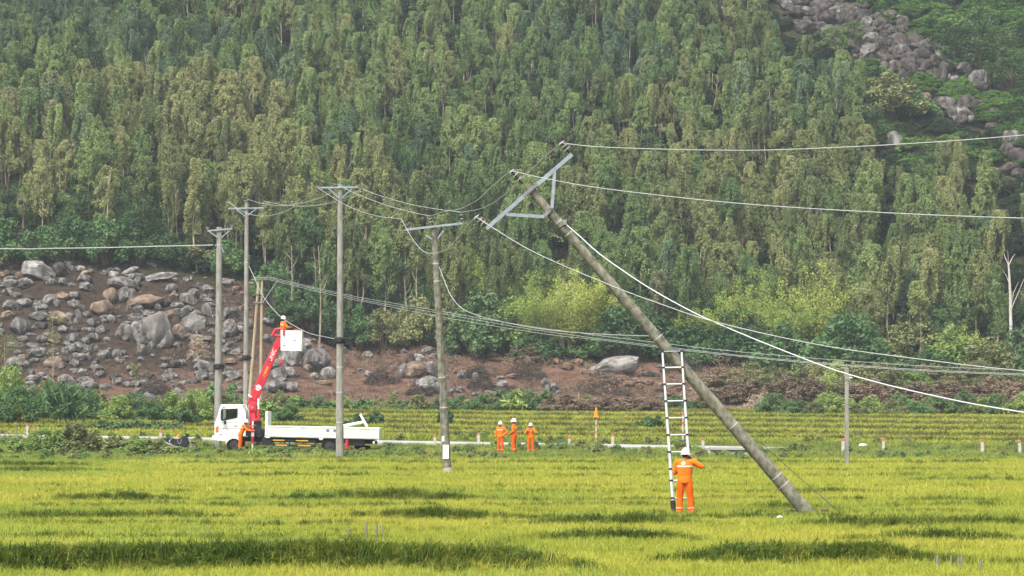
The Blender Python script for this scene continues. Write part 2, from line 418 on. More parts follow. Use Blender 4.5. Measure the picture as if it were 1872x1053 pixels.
def Zs(X, Y):
    X = np.asarray(X, float); Y = np.asarray(Y, float)
    px = 936 + FPX * X / np.maximum(Y, 30.0)
    px = np.clip(px, COLS[0], COLS[-1])
    # terraces: quantise the distance between 172 and 250 m
    lo = 168.0
    Yw = Y + lip_wob(X)
    Yt = Y.copy()
    edges = [lo] + LIPS
    for a, b in zip(edges[:-1], edges[1:]):
        k = (Yw >= a) & (Yw < b)
        f = (Yw - a) / (b - a)
        g = np.where(f < 0.86, f * 0.06, 0.0516 + (f - 0.86) / 0.14 * 0.9484)   # tread, then a short riser
        Yt = np.where(k, a + g * (b - a), Yt)
    zc = np.stack([np.interp(Yt, ys, zs) for ys, zs in PROF])
    ci = np.clip(np.searchsorted(COLS, px, 'right') - 1, 0, len(COLS) - 2)
    ca = np.array(COLS)
    w = (px - ca[ci]) / (ca[ci + 1] - ca[ci])
    w = w * w * (3 - 2 * w)
    z = np.take_along_axis(zc, ci[None], 0)[0] * (1 - w) + np.take_along_axis(zc, ci[None] + 1, 0)[0] * w
    hk = np.clip((Y - 253) / 20, 0, 1)
    z = z + bumps(X, Y) * 0.30 * hk
    fk = np.clip((150 - Y) / 10, 0, 1) * np.clip((Y - 20) / 10, 0, 1)
    z = z + 0.02 * bumps(X * 2.0, Y * 2.0) * fk
    for (yb, hw, x0, x1, h, den, bs) in BUNDS:
        e = np.clip((X - x0) / 2.5, 0, 1) * np.clip((x1 - X) / 2.5, 0, 1)
        t_ = Y - yb - bwob(X, yb)
        z = z + (1.4 if yb < 51 else 1.75) * h * np.where(t_ < 0, np.exp(-(t_ / (hw * .75)) ** 2), np.exp(-(t_ / (hw * 1.6)) ** 2)) * e
    z = z - 0.42 * np.exp(-((X - 12.1) / 1.25) ** 4) * smooth(147.5, 150.5, Y) * smooth(152.6, 152.1, Y)      # ditch at the culvert mouth
    return z
def smooth(a, b, x):
    t = np.clip((x - a) / (b - a), 0, 1); return t * t * (3 - 2 * t)
def Z1(x, y): return float(Zs(np.array([x]), np.array([y]))[0])
def hit(px, py, y0=40.0):
    Y = np.arange(y0, 470, 0.2)
    X = (px - 936) / FPX * Y
    d = Zs(X, Y) - (CAM_Z - (py - HOR) / FPX * Y)
    k = np.argmax(d >= 0)
    if d[k] < 0: k = len(Y) - 1
    return Vector((X[k], Y[k], float(Zs(X[k:k + 1], Y[k:k + 1])[0])))

def topx(X, Y, Zv):
    return 936 + FPX * X / Y, HOR - FPX * (Zv - CAM_Z) / Y

def smooth(a, b, x):
    t = np.clip((x - a) / (b - a), 0, 1); return t * t * (3 - 2 * t)
def vnoise(X, Y, s, seed=0):
    X = X * s + seed * 17.3; Y = Y * s + seed * 9.1
    xi = np.floor(X).astype(int); yi = np.floor(Y).astype(int)
    fx = X - xi; fy = Y - yi
    fx = fx * fx * (3 - 2 * fx); fy = fy * fy * (3 - 2 * fy)
    def h(a, b):
        v = np.sin(a * 127.1 + b * 311.7 + seed * 7.7) * 43758.5453
        return v - np.floor(v)
    return (h(xi, yi) * (1 - fx) + h(xi + 1, yi) * fx) * (1 - fy) + (h(xi, yi + 1) * (1 - fx) + h(xi + 1, yi + 1) * fx) * fy
def fbm(X, Y, s, seed=0):
    return 0.5 * vnoise(X, Y, s, seed) + 0.3 * vnoise(X, Y, s * 2.3, seed + 1) + 0.2 * vnoise(X, Y, s * 5.1, seed + 2)

# photograph zones on the slope
def in_rocks(px, py):
    """bare boulder runs of the upper right slope"""
    ax, ay, bx, by = 1470, 15, 1735, 150
    t = np.clip(((px - ax) * (bx - ax) + (py - ay) * (by - ay)) / ((bx - ax) ** 2 + (by - ay) ** 2), 0, 1)
    d = np.hypot(px - (ax + t * (bx - ax)), (py - (ay + t * (by - ay))))
    a = d < 48
    b = ((px - 1778) / 85.0) ** 2 + ((py - 192) / 48.0) ** 2 < 1
    c = ((px - 1637) / 30.0) ** 2 + ((py - 268) / 30.0) ** 2 < 1
    e = ((px - 1862) / 34.0) ** 2 + ((py - 285) / 55.0) ** 2 < 1
    return a | b | c | e
def in_vines(px, py):
    return (px > 1540) & (py < 20 + (px - 1540) * 0.62) & (py < 230)

def grid_rows():
    r = list(np.arange(-40, 40, 5.0)) + list(np.arange(40, 140, 0.5)) + list(np.arange(140, 170, 0.5)) + list(np.arange(170, 255, 0.4)) + list(np.arange(255, 330, 1.0)) + list(np.arange(330, 482, 2.0))
    return np.array(r)
rows = grid_rows(); NC = 260
uu = np.linspace(-1, 1, NC)
uu = np.sign(uu) * np.abs(uu) ** 1.25
GX = (45 + 0.29 * np.maximum(rows, 0))[:, None] * uu[None]
GY = np.repeat(rows[:, None], NC, 1)
GZ = Zs(GX.ravel(), GY.ravel()).reshape(GX.shape)

def ground_colour(X, Y, Zv):
    px, py = topx(X, np.maximum(Y, 5), Zv)
    n = fbm(X, Y, 0.25, 3); n2 = fbm(X, Y, 1.1, 5)
    field = np.stack([0.115 + 0.05 * n, 0.125 + 0.05 * n, 0.022 + 0.01 * n], -1)
    verge = np.stack([0.095 + 0.05 * n, 0.115 + 0.05 * n, 0.030 + 0 * n], -1)
    terr = np.stack([0.125 + 0.05 * n, 0.130 + 0.05 * n, 0.028 + 0 * n], -1)
    red = np.stack([0.150 + 0.13 * (n2 - .5), 0.090 + 0.08 * (n2 - .5), 0.064 + 0.06 * (n2 - .5)], -1)
    char = np.stack([0.032 + 0.044 * n2, 0.023 + 0.030 * n2, 0.017 + 0.022 * n2], -1)
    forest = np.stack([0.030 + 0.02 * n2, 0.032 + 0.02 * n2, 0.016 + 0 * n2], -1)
    dry = np.stack([0.20 + 0.06 * n2, 0.145 + 0.04 * n2, 0.085 + 0.02 * n2], -1)
    rock = np.stack([0.035 + 0.03 * n2, 0.034 + 0.03 * n2, 0.026 + 0.02 * n2], -1)
    c = field
    def mixin(c, d, w): return c * (1 - w[..., None]) + d * w[..., None]
    c = mixin(c, verge, smooth(136, 141, Y))
    c = mixin(c, terr, smooth(164, 169, Y))
    c = mixin(c, red, smooth(250, 253, Y + 3 * (n - .5)))
    wl = smooth(470, 380, px + 60 * (n - .5)) * smooth(700, 668, py + 40 * (n2 - .5)) * smooth(255, 262, Y)
    wl = np.maximum(wl, smooth(660, 420, px) * smooth(262, 275, Y) * smooth(715, 680, py + 50 * (n - .5)) * 0.85)
    wl = np.maximum(wl, smooth(252, 262, Y) * smooth(0.60, 0.72, n) * 0.75)
    c = mixin(c, char, wl)
    wd = smooth(1220, 1420, px + 200 * (n - .5)) * smooth(250, 253, Y)
    c = mixin(c, dry, wd)
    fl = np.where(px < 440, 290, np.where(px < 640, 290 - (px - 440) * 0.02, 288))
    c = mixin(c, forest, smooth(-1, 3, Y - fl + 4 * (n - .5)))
    rk = in_rocks(px, py) & (Y > 320)
    c = mixin(c, rock, rk.astype(float))
    return np.clip(c, 0.004, 1)

def add_grid(name, i0, i1, material, label=None):
    X, Y, Zv = GX[i0:i1], GY[i0:i1], GZ[i0:i1]
    nr = X.shape[0]
    v = np.stack([X, Y, Zv], -1).reshape(-1, 3)
    idx = np.arange(nr * NC).reshape(nr, NC)
    f = np.stack([idx[:-1, :-1], idx[:-1, 1:], idx[1:, 1:], idx[1:, :-1]], -1).reshape(-1, 4)
    me = bpy.data.meshes.new(name)
    me.vertices.add(len(v)); me.vertices.foreach_set('co', v.ravel())
    me.loops.add(f.size); me.loops.foreach_set('vertex_index', f.ravel())
    me.polygons.add(len(f)); me.polygons.foreach_set('loop_start', np.arange(0, f.size, 4)); me.polygons.foreach_set('loop_total', np.full(len(f), 4))
    me.update(calc_edges=True)
    me.polygons.foreach_set('use_smooth', np.ones(len(f), bool))
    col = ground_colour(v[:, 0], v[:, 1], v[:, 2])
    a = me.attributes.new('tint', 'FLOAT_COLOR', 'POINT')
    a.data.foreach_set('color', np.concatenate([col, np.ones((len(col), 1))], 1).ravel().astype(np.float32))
    me.materials.append(material)
    o = bpy.data.objects.new(name, me); COL.objects.link(o)
    tag(o, label, None, None, 'structure')
    return o

gm = bpy.data.materials.new('soil'); gm.use_nodes = True
nt = gm.node_tree; pb = nt.nodes['Principled BSDF']; pb.inputs['Roughness'].default_value = 0.97; pb.inputs['Specular IOR Level'].default_value = 0.1
at = nt.nodes.new('ShaderNodeAttribute'); at.attribute_name = 'tint'
tc = nt.nodes.new('ShaderNodeTexCoord')
n1 = nt.nodes.new('ShaderNodeTexNoise'); n1.inputs['Scale'].default_value = 1.6; n1.inputs['Detail'].default_value = 8; n1.inputs['Roughness'].default_value = 0.7
nt.links.new(tc.outputs['Object'], n1.inputs['Vector'])
rp = nt.nodes.new('ShaderNodeValToRGB'); rp.color_ramp.elements[0].position = 0.3; rp.color_ramp.elements[0].color = (0.38, 0.38, 0.38, 1)
rp.color_ramp.elements[1].position = 0.72; rp.color_ramp.elements[1].color = (1.4, 1.37, 1.34, 1)
nt.links.new(n1.outputs['Fac'], rp.inputs['Fac'])
mx = nt.nodes.new('ShaderNodeMix'); mx.data_type = 'RGBA'; mx.blend_type = 'MULTIPLY'; mx.inputs['Factor'].default_value = 1
nt.links.new(at.outputs['Color'], mx.inputs['A']); nt.links.new(rp.outputs[0], mx.inputs['B'])
nt.links.new(mx.outputs['Result'], pb.inputs['Base Color'])
bp = nt.nodes.new('ShaderNodeBump'); bp.inputs['Strength'].default_value = 0.9; bp.inputs['Distance'].default_value = 0.4
nt.links.new(n1.outputs['Fac'], bp.inputs['Height']); nt.links.new(bp.outputs[0], pb.inputs['Normal'])

isplit = int(np.argmax(rows >= 252))
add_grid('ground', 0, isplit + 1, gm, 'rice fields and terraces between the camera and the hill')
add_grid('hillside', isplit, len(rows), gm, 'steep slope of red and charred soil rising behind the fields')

# road slab, running obliquely across behind the truck
def road():
    mb = MB()
    pxs = np.linspace(-700, 1440, 90)
    near, far = [], []
    for p in pxs:
        y = yroad(p); z = float(zroad(p))
        near.append(Vector(((p - 936) / FPX * y, y, z))); y2 = y + 4.6
        far.append(Vector(((p - 936) / FPX * y2, y2, z + 0.05)))
    n = len(pxs)
    vs = near + far + [v - Vector((0, 0, 0.30)) for v in near] + [v - Vector((0, 0, 0.30)) for v in far]
    fs = []
    for i in range(n - 1):
        fs += [(i, i + 1, n + i + 1, n + i), (i, 2 * n + i, 2 * n + i + 1, i + 1), (n + i, n + i + 1, 3 * n + i + 1, 3 * n + i)]
    mb.add(vs, fs)
    o = mb.build('road', M['road'])
    tag(o, 'narrow pale concrete road running across behind the truck', None, None, 'structure')
road()

# ------------------------------------------------------------------ foliage prototypes
def leaves(centres, per, spread, size, droop=0.0, seed=0, aspect=2.6, up=0.0):
    """leaf-sized rhombi scattered round clump centres -> verts, faces"""
    g = np.random.default_rng(seed)
    C = np.repeat(np.asarray(centres, float), per, 0)
    n = len(C)
    sp = np.asarray(spread, float)
    if sp.ndim == 1 and len(sp) == len(centres): sp = np.repeat(sp, per)[:, None]
    o = g.normal(size=(n, 3)); o /= np.linalg.norm(o, axis=1)[:, None] + 1e-6
    o *= (g.random(n) ** 0.45)[:, None]
    P = C + o * sp
    d = g.normal(size=(n, 3)); d[:, 2] = d[:, 2] * 0.7 - droop + up
    d /= np.linalg.norm(d, axis=1)[:, None]
    nt_ = o * 0.75 + g.normal(size=(n, 3)) * 0.42; nt_[:, 2] += 0.55      # leaves face outward and up
    q = np.cross(d, nt_); q /= np.linalg.norm(q, axis=1)[:, None] + 1e-9
    ln = size * (0.65 + 0.7 * g.random(n))[:, None]
    wd = ln / aspect
    v = np.stack([P - d * ln * 0.5, P + q * wd * 0.5, P + d * ln * 0.5, P - q * wd * 0.5], 1).reshape(-1, 3)
    f = np.arange(4 * n).reshape(-1, 4)
    return v, f

def mesh_np(name, v, f, material):
    me = bpy.data.meshes.new(name)
    k = f.shape[1]
    me.vertices.add(len(v)); me.vertices.foreach_set('co', np.ascontiguousarray(v, np.float32).ravel())
    me.loops.add(f.size); me.loops.foreach_set('vertex_index', f.ravel().astype(np.int32))
    me.polygons.add(len(f)); me.polygons.foreach_set('loop_start', np.arange(0, f.size, k)); me.polygons.foreach_set('loop_total', np.full(len(f), k))
    me.update(calc_edges=True)
    me.materials.append(material)
    return me

def variants(base, mats):
    """same shape in other leaf colours"""
    out = []
    for m in mats:
        c = base.copy(); c.materials.clear(); c.materials.append(m); out.append(c)
    return out

def make_euc(seed):
    """tall slender tree: thin stem, drooping feathery crown thinning downwards"""
    g = random.Random(seed); q = np.random.default_rng(seed)
    H = 10.0
    mb = MB()
    bend = [(g.uniform(-.4, .4), g.uniform(-.4, .4)) for _ in range(2)]
    def axis(t): return Vector((bend[0][0] * t + bend[1][0] * math.sin(t * 5), bend[0][1] * t + bend[1][1] * math.sin(t * 4), t * H))
    mb.tube([axis(k / 8) - Vector((0, 0, 0.4 if k == 0 else 0)) for k in range(9)], [0.10 * (1 - 0.88 * k / 8) for k in range(9)], 6, cap=False)
    base = g.uniform(0.28, 0.52); Rm = g.uniform(0.8, 1.05) if seed % 2 else g.uniform(1.05, 1.3)
    for i in range(14):
        t = base - .06 + (0.94 - base) * i / 14; p = axis(t); a = g.uniform(0, 6.28); ln = g.uniform(.5, .95) * Rm * (1 - .6 * t)
        mb.tube([p, p + Vector((math.cos(a) * ln, math.sin(a) * ln, ln * .9))], [0.03 * (1.1 - t), 0.008], 4, cap=False)
    N = 20000
    t = base + (1.02 - base) * q.random(N) ** 0.85
    u = (t - base) / (1 - base)
    prof = np.clip(np.sin(np.pi * np.clip(u * .72 + .20, 0, 1)), 0, 1) ** .55
    ang = q.random(N) * 6.283
    lob = np.array([mnoise.noise(Vector((math.cos(a_) * 1.3, math.sin(a_) * 1.3, t_ * 4 + seed * 5.3))) for a_, t_ in zip(ang, t)])
    r = Rm * prof * (.95 + .8 * lob) * q.random(N) ** .42
    ax = np.array([axis(float(k)) for k in np.linspace(0, 1.05, 64)]); ia = np.clip((t / 1.05 * 63).astype(int), 0, 63)
    P = ax[ia] + np.stack([np.cos(ang) * r, np.sin(ang) * r, np.zeros(N)], -1)
    P[:, 2] = t * H
    nz = np.array([mnoise.noise(Vector((p[0] * 1.5, p[1] * 1.5, p[2] * (.5 if seed % 2 else .95))) + Vector((seed * 3.1, 0, 0))) for p in P])
    nz2 = np.array([mnoise.noise(Vector((p[0] * 3.6, p[1] * 3.6, p[2] * (1.3 if seed % 2 else 2.4))) + Vector((0, seed * 2.7, 0))) for p in P])
    keep = nz + .6 * nz2 + .10 * q.normal(size=N) > ((.03 if seed % 2 else .06) + .28 * (1 - u) ** 1.4)
    P = P[keep]; n = len(P); ctr = ax[ia][keep]
    o = P - ctr; o[:, 2] = 0; o /= np.linalg.norm(o, axis=1)[:, None] + 1e-6
    d = q.normal(size=(n, 3)) * .55; d[:, 2] -= .8; d /= np.linalg.norm(d, axis=1)[:, None]
    nt_ = o * .7 + q.normal(size=(n, 3)) * .45; nt_[:, 2] += .6
    w = np.cross(d, nt_); w /= np.linalg.norm(w, axis=1)[:, None] + 1e-9
    ln = (.23 * (.65 + .7 * q.random(n)))[:, None]; wd = ln / 2.8
    v = np.stack([P - d * ln * .5, P + w * wd * .5, P + d * ln * .5, P - w * wd * .5], 1).reshape(-1, 3)
    return mb, v, np.arange(4 * n).reshape(-1, 4)

def make_broad(seed, H=6.0, W=2.3):
    g = random.Random(seed)
    mb = MB()
    mb.tube([(0, 0, -0.4), (0.05, 0, H * 0.3), (0, 0.08, H * 0.6)], [0.16, 0.11, 0.06], 6, cap=False)
    cents, spr = [], []
    for i in range(46):
        a = g.uniform(0, 2 * math.pi); u = g.uniform(-0.75, 1); r = W * math.sqrt(max(0, 1 - u * u)) * g.uniform(0.45, 1.05)
        c = Vector((math.cos(a) * r, math.sin(a) * r, H * 0.58 + u * H * 0.40 * g.uniform(0.8, 1.08)))
        cents.append(c); spr.append(g.uniform(0.35, 0.75))
        if i % 4 == 0: mb.tube([(0, 0, H * 0.35), (c.x * .5, c.y * .5, c.z * .8 + .1 * H), c], [0.05, 0.03, 0.012], 4, cap=False)
    v, f = leaves(cents, 90, np.array(spr), 0.21, droop=0.15, seed=seed, aspect=1.9)
    return mb, v, f

def make_bamboo(seed, H=6.5):
    g = random.Random(seed)
    mb = MB(); cents, spr = [], []
    for i in range(26):
        a = g.uniform(0, 2 * math.pi); lean = g.uniform(0.1, 1.0); h = H * g.uniform(0.6, 1.0)
        pts = []
        for k in range(6):
            t = k / 5
            pts.append(Vector((math.cos(a) * (0.4 + 2.6 * lean * t ** 2.0), math.sin(a) * (0.4 + 2.6 * lean * t ** 2.0), h * (t - 0.32 * lean * t ** 3))))
        mb.tube(pts, [0.035 * (1 - 0.8 * k / 5) for k in range(6)], 4, cap=False)
        for k in range(2, 6):
            cents.append(pts[k]); spr.append(g.uniform(0.35, 0.7))
    v, f = leaves(cents, 64, np.array(spr), 0.21, droop=0.5, seed=seed, aspect=3.4)
    return mb, v, f

def make_shrub(seed, n=24, lumps=(1.0, 1.0), leaf=0.17, droop=0.0, up=0.0, per=52, aspect=2.0):
    """unit shrub: about 1 wide, 1 tall; scaled per plant"""
    g = random.Random(seed)
    mb = MB(); cents, spr = [], []
    for i in range(n):
        a = g.uniform(0, 2 * math.pi); r = 0.46 * math.sqrt(g.random())
        zt = (1 - (r / 0.55) ** 2) * g.uniform(0.35, 0.95)
        c = Vector((math.cos(a) * r, math.sin(a) * r, max(0.08, zt * 0.92)))
        cents.append(c); spr.append(g.uniform(0.09, 0.17))
        if i % 3 == 0: mb.tube([(c.x * .2, c.y * .2, -0.08), (c.x * .6, c.y * .6, c.z * .55), c], [0.022, 0.014, 0.005], 4, cap=False)
    v, f = leaves(cents, per, np.array(spr), leaf, droop=droop, seed=seed, aspect=aspect, up=up)
    v[:, 2] = np.maximum(v[:, 2], -0.03)
    return mb, v, f

EUC, BROAD, BAM, SHR, SPIKY, TWIGGY = [], [], [], [], [], []
for s in range(6):
    mb, v, f = make_euc(100 + s)
    crown = mesh_np('crown', v, f, L['euc_green'])
    EUC.append((mb.mesh('trunk', M['bark'], True), dict(zip(('green', 'olive', 'blue', 'brown'), [crown] + variants(crown, [L['euc_olive'], L['euc_blue'], L['euc_brown']])))))
for s in range(4):
    mb, v, f = make_broad(200 + s, 6.0, 2.0 + 0.2 * s)
    crown = mesh_np('crown', v, f, L['broad'])
    BROAD.append((mb.mesh('trunk', M['bark_dk'], True), dict(dark=crown, green=variants(crown, [L['euc_green']])[0], olive=variants(crown, [L['euc_olive']])[0], blue=variants(crown, [L['euc_blue']])[0], brown=variants(crown, [L['euc_brown']])[0])))
for s in range(3):
    mb, v, f = make_bamboo(300 + s)
    BAM.append((mb.mesh('stem', M['sh_st'] if 'sh_st' in M else M['bark'], True), mesh_np('foliage', v, f, L['bamboo'])))
TONES = ('dark', 'teal', 'light', 'olive', 'dry')
for s in range(5):
    mb, v, f = make_shrub(400 + s, 26, leaf=0.14)
    fo = mesh_np('foliage', v, f, L['sh_dark'])
    SHR.append((mb.mesh('stem', M['bark_dk'], True), dict(zip(TONES, [fo] + variants(fo, [L['sh_' + t] for t in TONES[1:]])))))
for s in range(3):
    mb, v, f = make_shrub(430 + s, 22, leaf=0.34, up=0.8, per=30, aspect=7)
    fo = mesh_np('foliage', v, f, L['sh_dark'])
    SPIKY.append((mb.mesh('stem', M['bark_dk'], True), dict(zip(TONES, [fo] + variants(fo, [L['sh_' + t] for t in TONES[1:]])))))

FINE = []
for s in range(4):
    mb, v, f = make_shrub(460 + s, 40, leaf=0.062, per=120, aspect=1.9)
    fo = mesh_np('foliage', v, f, L['sh_dark'])
    FINE.append((mb.mesh('stem', M['bark_dk'], True), dict(zip(TONES, [fo] + variants(fo, [L['sh_' + t] for t in TONES[1:]])))))
# tufts of grass
def make_tuft(seed, n, h, spread, w, lean, material, seg=2):
    g = np.random.default_rng(seed)
    V, F = [], []
    for i in range(n):
        a = g.random() * 2 * math.pi; r = spread * math.sqrt(g.random())
        p = np.array([math.cos(a) * r, math.sin(a) * r, -0.03])
        b = g.random() * 2 * math.pi; ln = h * (0.55 + 0.6 * g.random()); le = lean * (0.3 + g.random())
        d = np.array([math.cos(b), math.sin(b), 0]); s = np.array([-d[1], d[0], 0]) * w * (0.7 + 0.6 * g.random())
        m = p + d * le * ln * 0.35 + np.array([0, 0, ln * 0.6])
        t = p + d * le * ln * 1.0 + np.array([0, 0, ln * (1.0 - 0.35 * le)])
        k = len(V)
        V += [p - s * .5, p + s * .5, m + s * .45, m - s * .45, t]
        F += [(k, k + 1, k + 2, k + 3), (k + 3, k + 2, k + 4)]
    me = bpy.data.meshes.new('tuft'); me.from_pydata([tuple(v) for v in V], [], F); me.materials.append(material)
    return me

def scatter(name, pts, scl, idx, meshes, label, lean=None):
    """many small plants as ONE object: points carrying instances of a few tufts"""
    n = len(pts)
    me = bpy.data.meshes.new(name)
    me.vertices.add(n); me.vertices.foreach_set('co', np.ascontiguousarray(pts, np.float32).ravel())
    a = me.attributes.new('scl', 'FLOAT_VECTOR', 'POINT'); s = np.asarray(scl, np.float32)
    if s.ndim == 1: s = np.repeat(s[:, None], 3, 1)
    a.data.foreach_set('vector', np.ascontiguousarray(s).ravel())
    a = me.attributes.new('rot', 'FLOAT_VECTOR', 'POINT')
    r = np.zeros((n, 3), np.float32); r[:, 2] = RNG.random(n) * 6.283
    if lean: r[:, :2] = RNG.normal(size=(n, 2)) * lean
    a.data.foreach_set('vector', r.ravel())
    a = me.attributes.new('idx', 'INT', 'POINT'); a.data.foreach_set('value', np.asarray(idx, np.int32))
    src = bpy.data.collections.new(name + '_sources')
    for k, m_ in enumerate(meshes):
        ms = m_ if isinstance(m_, (list, tuple)) else [m_]
        if len(ms) == 1:
            src.objects.link(bpy.data.objects.new('%s_source_%02d' % (name, k), ms[0]))
        else:                                  # trunk and crown joined
            bm = bmesh.new(); mats = []
            for q in ms:
                n0 = len(bm.faces); bm.from_mesh(q); bm.faces.ensure_lookup_table()
                for fa in bm.faces[n0:]: fa.material_index = len(mats)
                mats.append(q.materials[0])
            j = bpy.data.meshes.new(name); bm.to_mesh(j); bm.free()
            for q in mats: j.materials.append(q)
            src.objects.link(bpy.data.objects.new('%s_source_%02d' % (name, k), j))
    ng = bpy.data.node_groups.new(name, 'GeometryNodeTree')
    ng.interface.new_socket('Geometry', in_out='INPUT', socket_type='NodeSocketGeometry')
    ng.interface.new_socket('Geometry', in_out='OUTPUT', socket_type='NodeSocketGeometry')
    gi = ng.nodes.new('NodeGroupInput'); go = ng.nodes.new('NodeGroupOutput')
    ci = ng.nodes.new('GeometryNodeCollectionInfo'); ci.inputs['Collection'].default_value = src
    ci.inputs['Separate Children'].default_value = True; ci.inputs['Reset Children'].default_value = True
    ip = ng.nodes.new('GeometryNodeInstanceOnPoints'); ip.inputs['Pick Instance'].default_value = True
    def attr(nm, ty):
        k = ng.nodes.new('GeometryNodeInputNamedAttribute'); k.data_type = ty; k.inputs['Name'].default_value = nm
        return k.outputs['Attribute']
    ng.links.new(gi.outputs[0], ip.inputs['Points']); ng.links.new(ci.outputs[0], ip.inputs['Instance'])
    ng.links.new(attr('idx', 'INT'), ip.inputs['Instance Index'])
    ng.links.new(attr('rot', 'FLOAT_VECTOR'), ip.inputs['Rotation'])
    ng.links.new(attr('scl', 'FLOAT_VECTOR'), ip.inputs['Scale'])
    ng.links.new(ip.outputs[0], go.inputs[0])
    o = bpy.data.objects.new(name, me); COL.objects.link(o)
    md = o.modifiers.new('scatter', 'NODES'); md.node_group = ng
    return tag(o, label, None, None, 'stuff')

def frustum_points(y0, y1, dens, tmax=0.225, xmin=None, xmax=None):
    """random points on the ground the lens can see, with a margin to either side"""
    A = tmax * (y1 ** 2 - y0 ** 2)
    n = int(A * dens)
    Y = np.sqrt(y0 ** 2 + RNG.random(n) * (y1 ** 2 - y0 ** 2))
    X = (RNG.random(n) * 2 - 1) * tmax * Y
    return X, Y

def bund_dist(X, Y):
    d = np.zeros(len(X))
    for (yb, hw, x0, x1, h, den, bs) in BUNDS:
        e = np.clip((X - x0) / 2.5, 0, 1) * np.clip((x1 - X) / 2.5, 0, 1)
        d = np.maximum(d, np.exp(-((Y - yb - bwob(X, yb)) / hw) ** 2) * e * min(1, den + 0.1))
    return d

# ---- rice
rice = [make_tuft(10 + k, 40, 0.27, 0.20, 0.0075, 0.6, L['rice']) for k in range(4)]
ricef = [make_tuft(20 + k, 40, 0.27, 0.32, 0.014, 0.6, L['rice']) for k in range(4)]
riceg = [make_tuft(25 + k, 40, 0.25, 0.30, 0.013, 0.8, L['rice_green']) for k in range(4)]
P, S, I = [], [], []
for (a, b, dens, lo) in ((43, 60, 22, 0), (60, 82, 15, 0), (82, 110, 7.5, 4), (110, 140, 5.5, 4)):
    X, Y = frustum_points(a, b, dens)
    bd = bund_dist(X, Y)
    k = (bd < 0.55 * RNG.random(len(X)) + 0.1)
    k &= ~((Y > 132) & (RNG.random(len(X)) < (Y - 132) / 8))
    X, Y = X[k], Y[k]
    P.append(np.stack([X, Y, Zs(X, Y)], -1)); tr_ = np.exp(-((X - 7.95) / 1.1) ** 4 - ((Y - 71.6) / 2.0) ** 4) * .70 + np.exp(-((X - 4.45) / .55) ** 4 - ((Y - 70.6) / 1.3) ** 4) * .40      # trampled round the pole foot and the ladder
    S.append((0.75 + 0.35 * fbm(X, Y, 0.5, 9) + 0.25 * RNG.random(len(X))) * (1 - tr_)); ii = lo + RNG.integers(0, 4, len(X))
    pxr, pyr = topx(X, Y, np.zeros(len(X)))
    gr = smooth(420, 60, pxr + 160 * (fbm(X, Y, .2, 13) - .5)) * smooth(96, 112, Y) + .55 * smooth(.58, .68, fbm(X, Y, .09, 17)) + .8 * smooth(128, 136, Y)
    ii = np.where(RNG.random(len(X)) < gr, 8 + RNG.integers(0, 4, len(X)), ii); I.append(ii)
scatter('rice_plants', np.concatenate(P), np.concatenate(S), np.concatenate(I), rice + ricef + riceg, 'ripening yellow green rice covering the foreground paddies', lean=0.12)

# ---- grass on the bunds
bt = [make_tuft(30 + k, 36, 0.22, 0.16, 0.011, 1.0, L['bund']) for k in range(4)]
P, S = [], []
for (yb, hw, x0, x1, h, den, bs) in BUNDS:
    n = int((x1 - x0) * hw * 2 * 62 * den * (1 if yb < 70 else 0.7))
    X = x0 + (x1 - x0) * RNG.random(n); Y = yb + bwob(X, yb) - .15 * hw + RNG.normal(size=n) * hw * 0.55
    ed = np.minimum(np.clip((X - x0) / 2.5, 0, 1), np.clip((x1 - X) / 2.5, 0, 1))
    keep = (fbm(X, Y, 0.45, 21) + 0.25 * den > 0.40 + 0.3 * (RNG.random(n) - .5)) & (RNG.random(n) < .15 + .85 * ed)
    X, Y = X[keep], Y[keep]
    P.append(np.stack([X, Y, Zs(X, Y)], -1)); S.append(bs * (0.45 + 0.6 * RNG.random(len(X)) + 0.45 * fbm(X, Y, 0.8, 2)) * (.55 + .45 * ed[keep]))
P = np.concatenate(P); S = np.concatenate(S)
scatter('bund_grass', P, S, RNG.integers(0, 4, len(P)), bt, 'dark long grass growing on the low bunds between paddies', lean=0.25)

# ---- weeds on the verge in front of the road
vt = [make_tuft(40 + k, 30, 0.45, 0.30, 0.022, 0.8, L['verge']) for k in range(4)]
X, Y = frustum_points(133, 170, 9.0)
px = 936 + FPX * X / Y
yr = yroad(px)
herb = [SHR[q][1][t].copy() for q, t in ((0, 'light'), (1, 'olive'), (2, 'teal'))]
k = (fbm(X, Y, 0.35, 31) > 0.30 + 0.25 * (Y < 137)) & ~((Y > yr - 0.3) & (Y < yr + 4.9) & (px < 1440))
X, Y, px = X[k], Y[k], px[k]
sz = 0.55 + 0.9 * np.clip(fbm(X, Y, 0.30, 33) - 0.25, 0, 1) * 1.3
sz *= np.where((Y > yroad(px) - 1.6) & (fbm(X, Y, 0.16, 37) < .55), 0.5, 1.0)
ix = RNG.integers(0, 4, len(X))
hb = (RNG.random(len(X)) < 0.05) & (fbm(X, Y, 0.2, 35) > .46)
ix = np.where(hb, 4 + RNG.integers(0, 3, len(X)), ix)
sz = np.where(hb, sz * 0.62, sz * .82)
near_truck = (px > 385) & (px < 700) & (Y > 148.5) & (Y < 155.5)
sz = np.where(near_truck, sz * .34, sz)
sz = np.where((px > 285) & (px < 380) & (Y > 146.5) & (Y < 152), sz * .4, sz)
sz = np.where((px > 1284) & (px < 1382) & (Y > 143), sz * .33, sz)
sz = np.where((px > 895) & (px < 985) & (Y > 145.5) & (Y < 150), sz * .6, sz)
scatter('verge_weeds', np.stack([X, Y, Zs(X, Y)], -1), sz, ix, vt + herb, 'rank green weeds on the verge between paddy and road', lean=0.2)

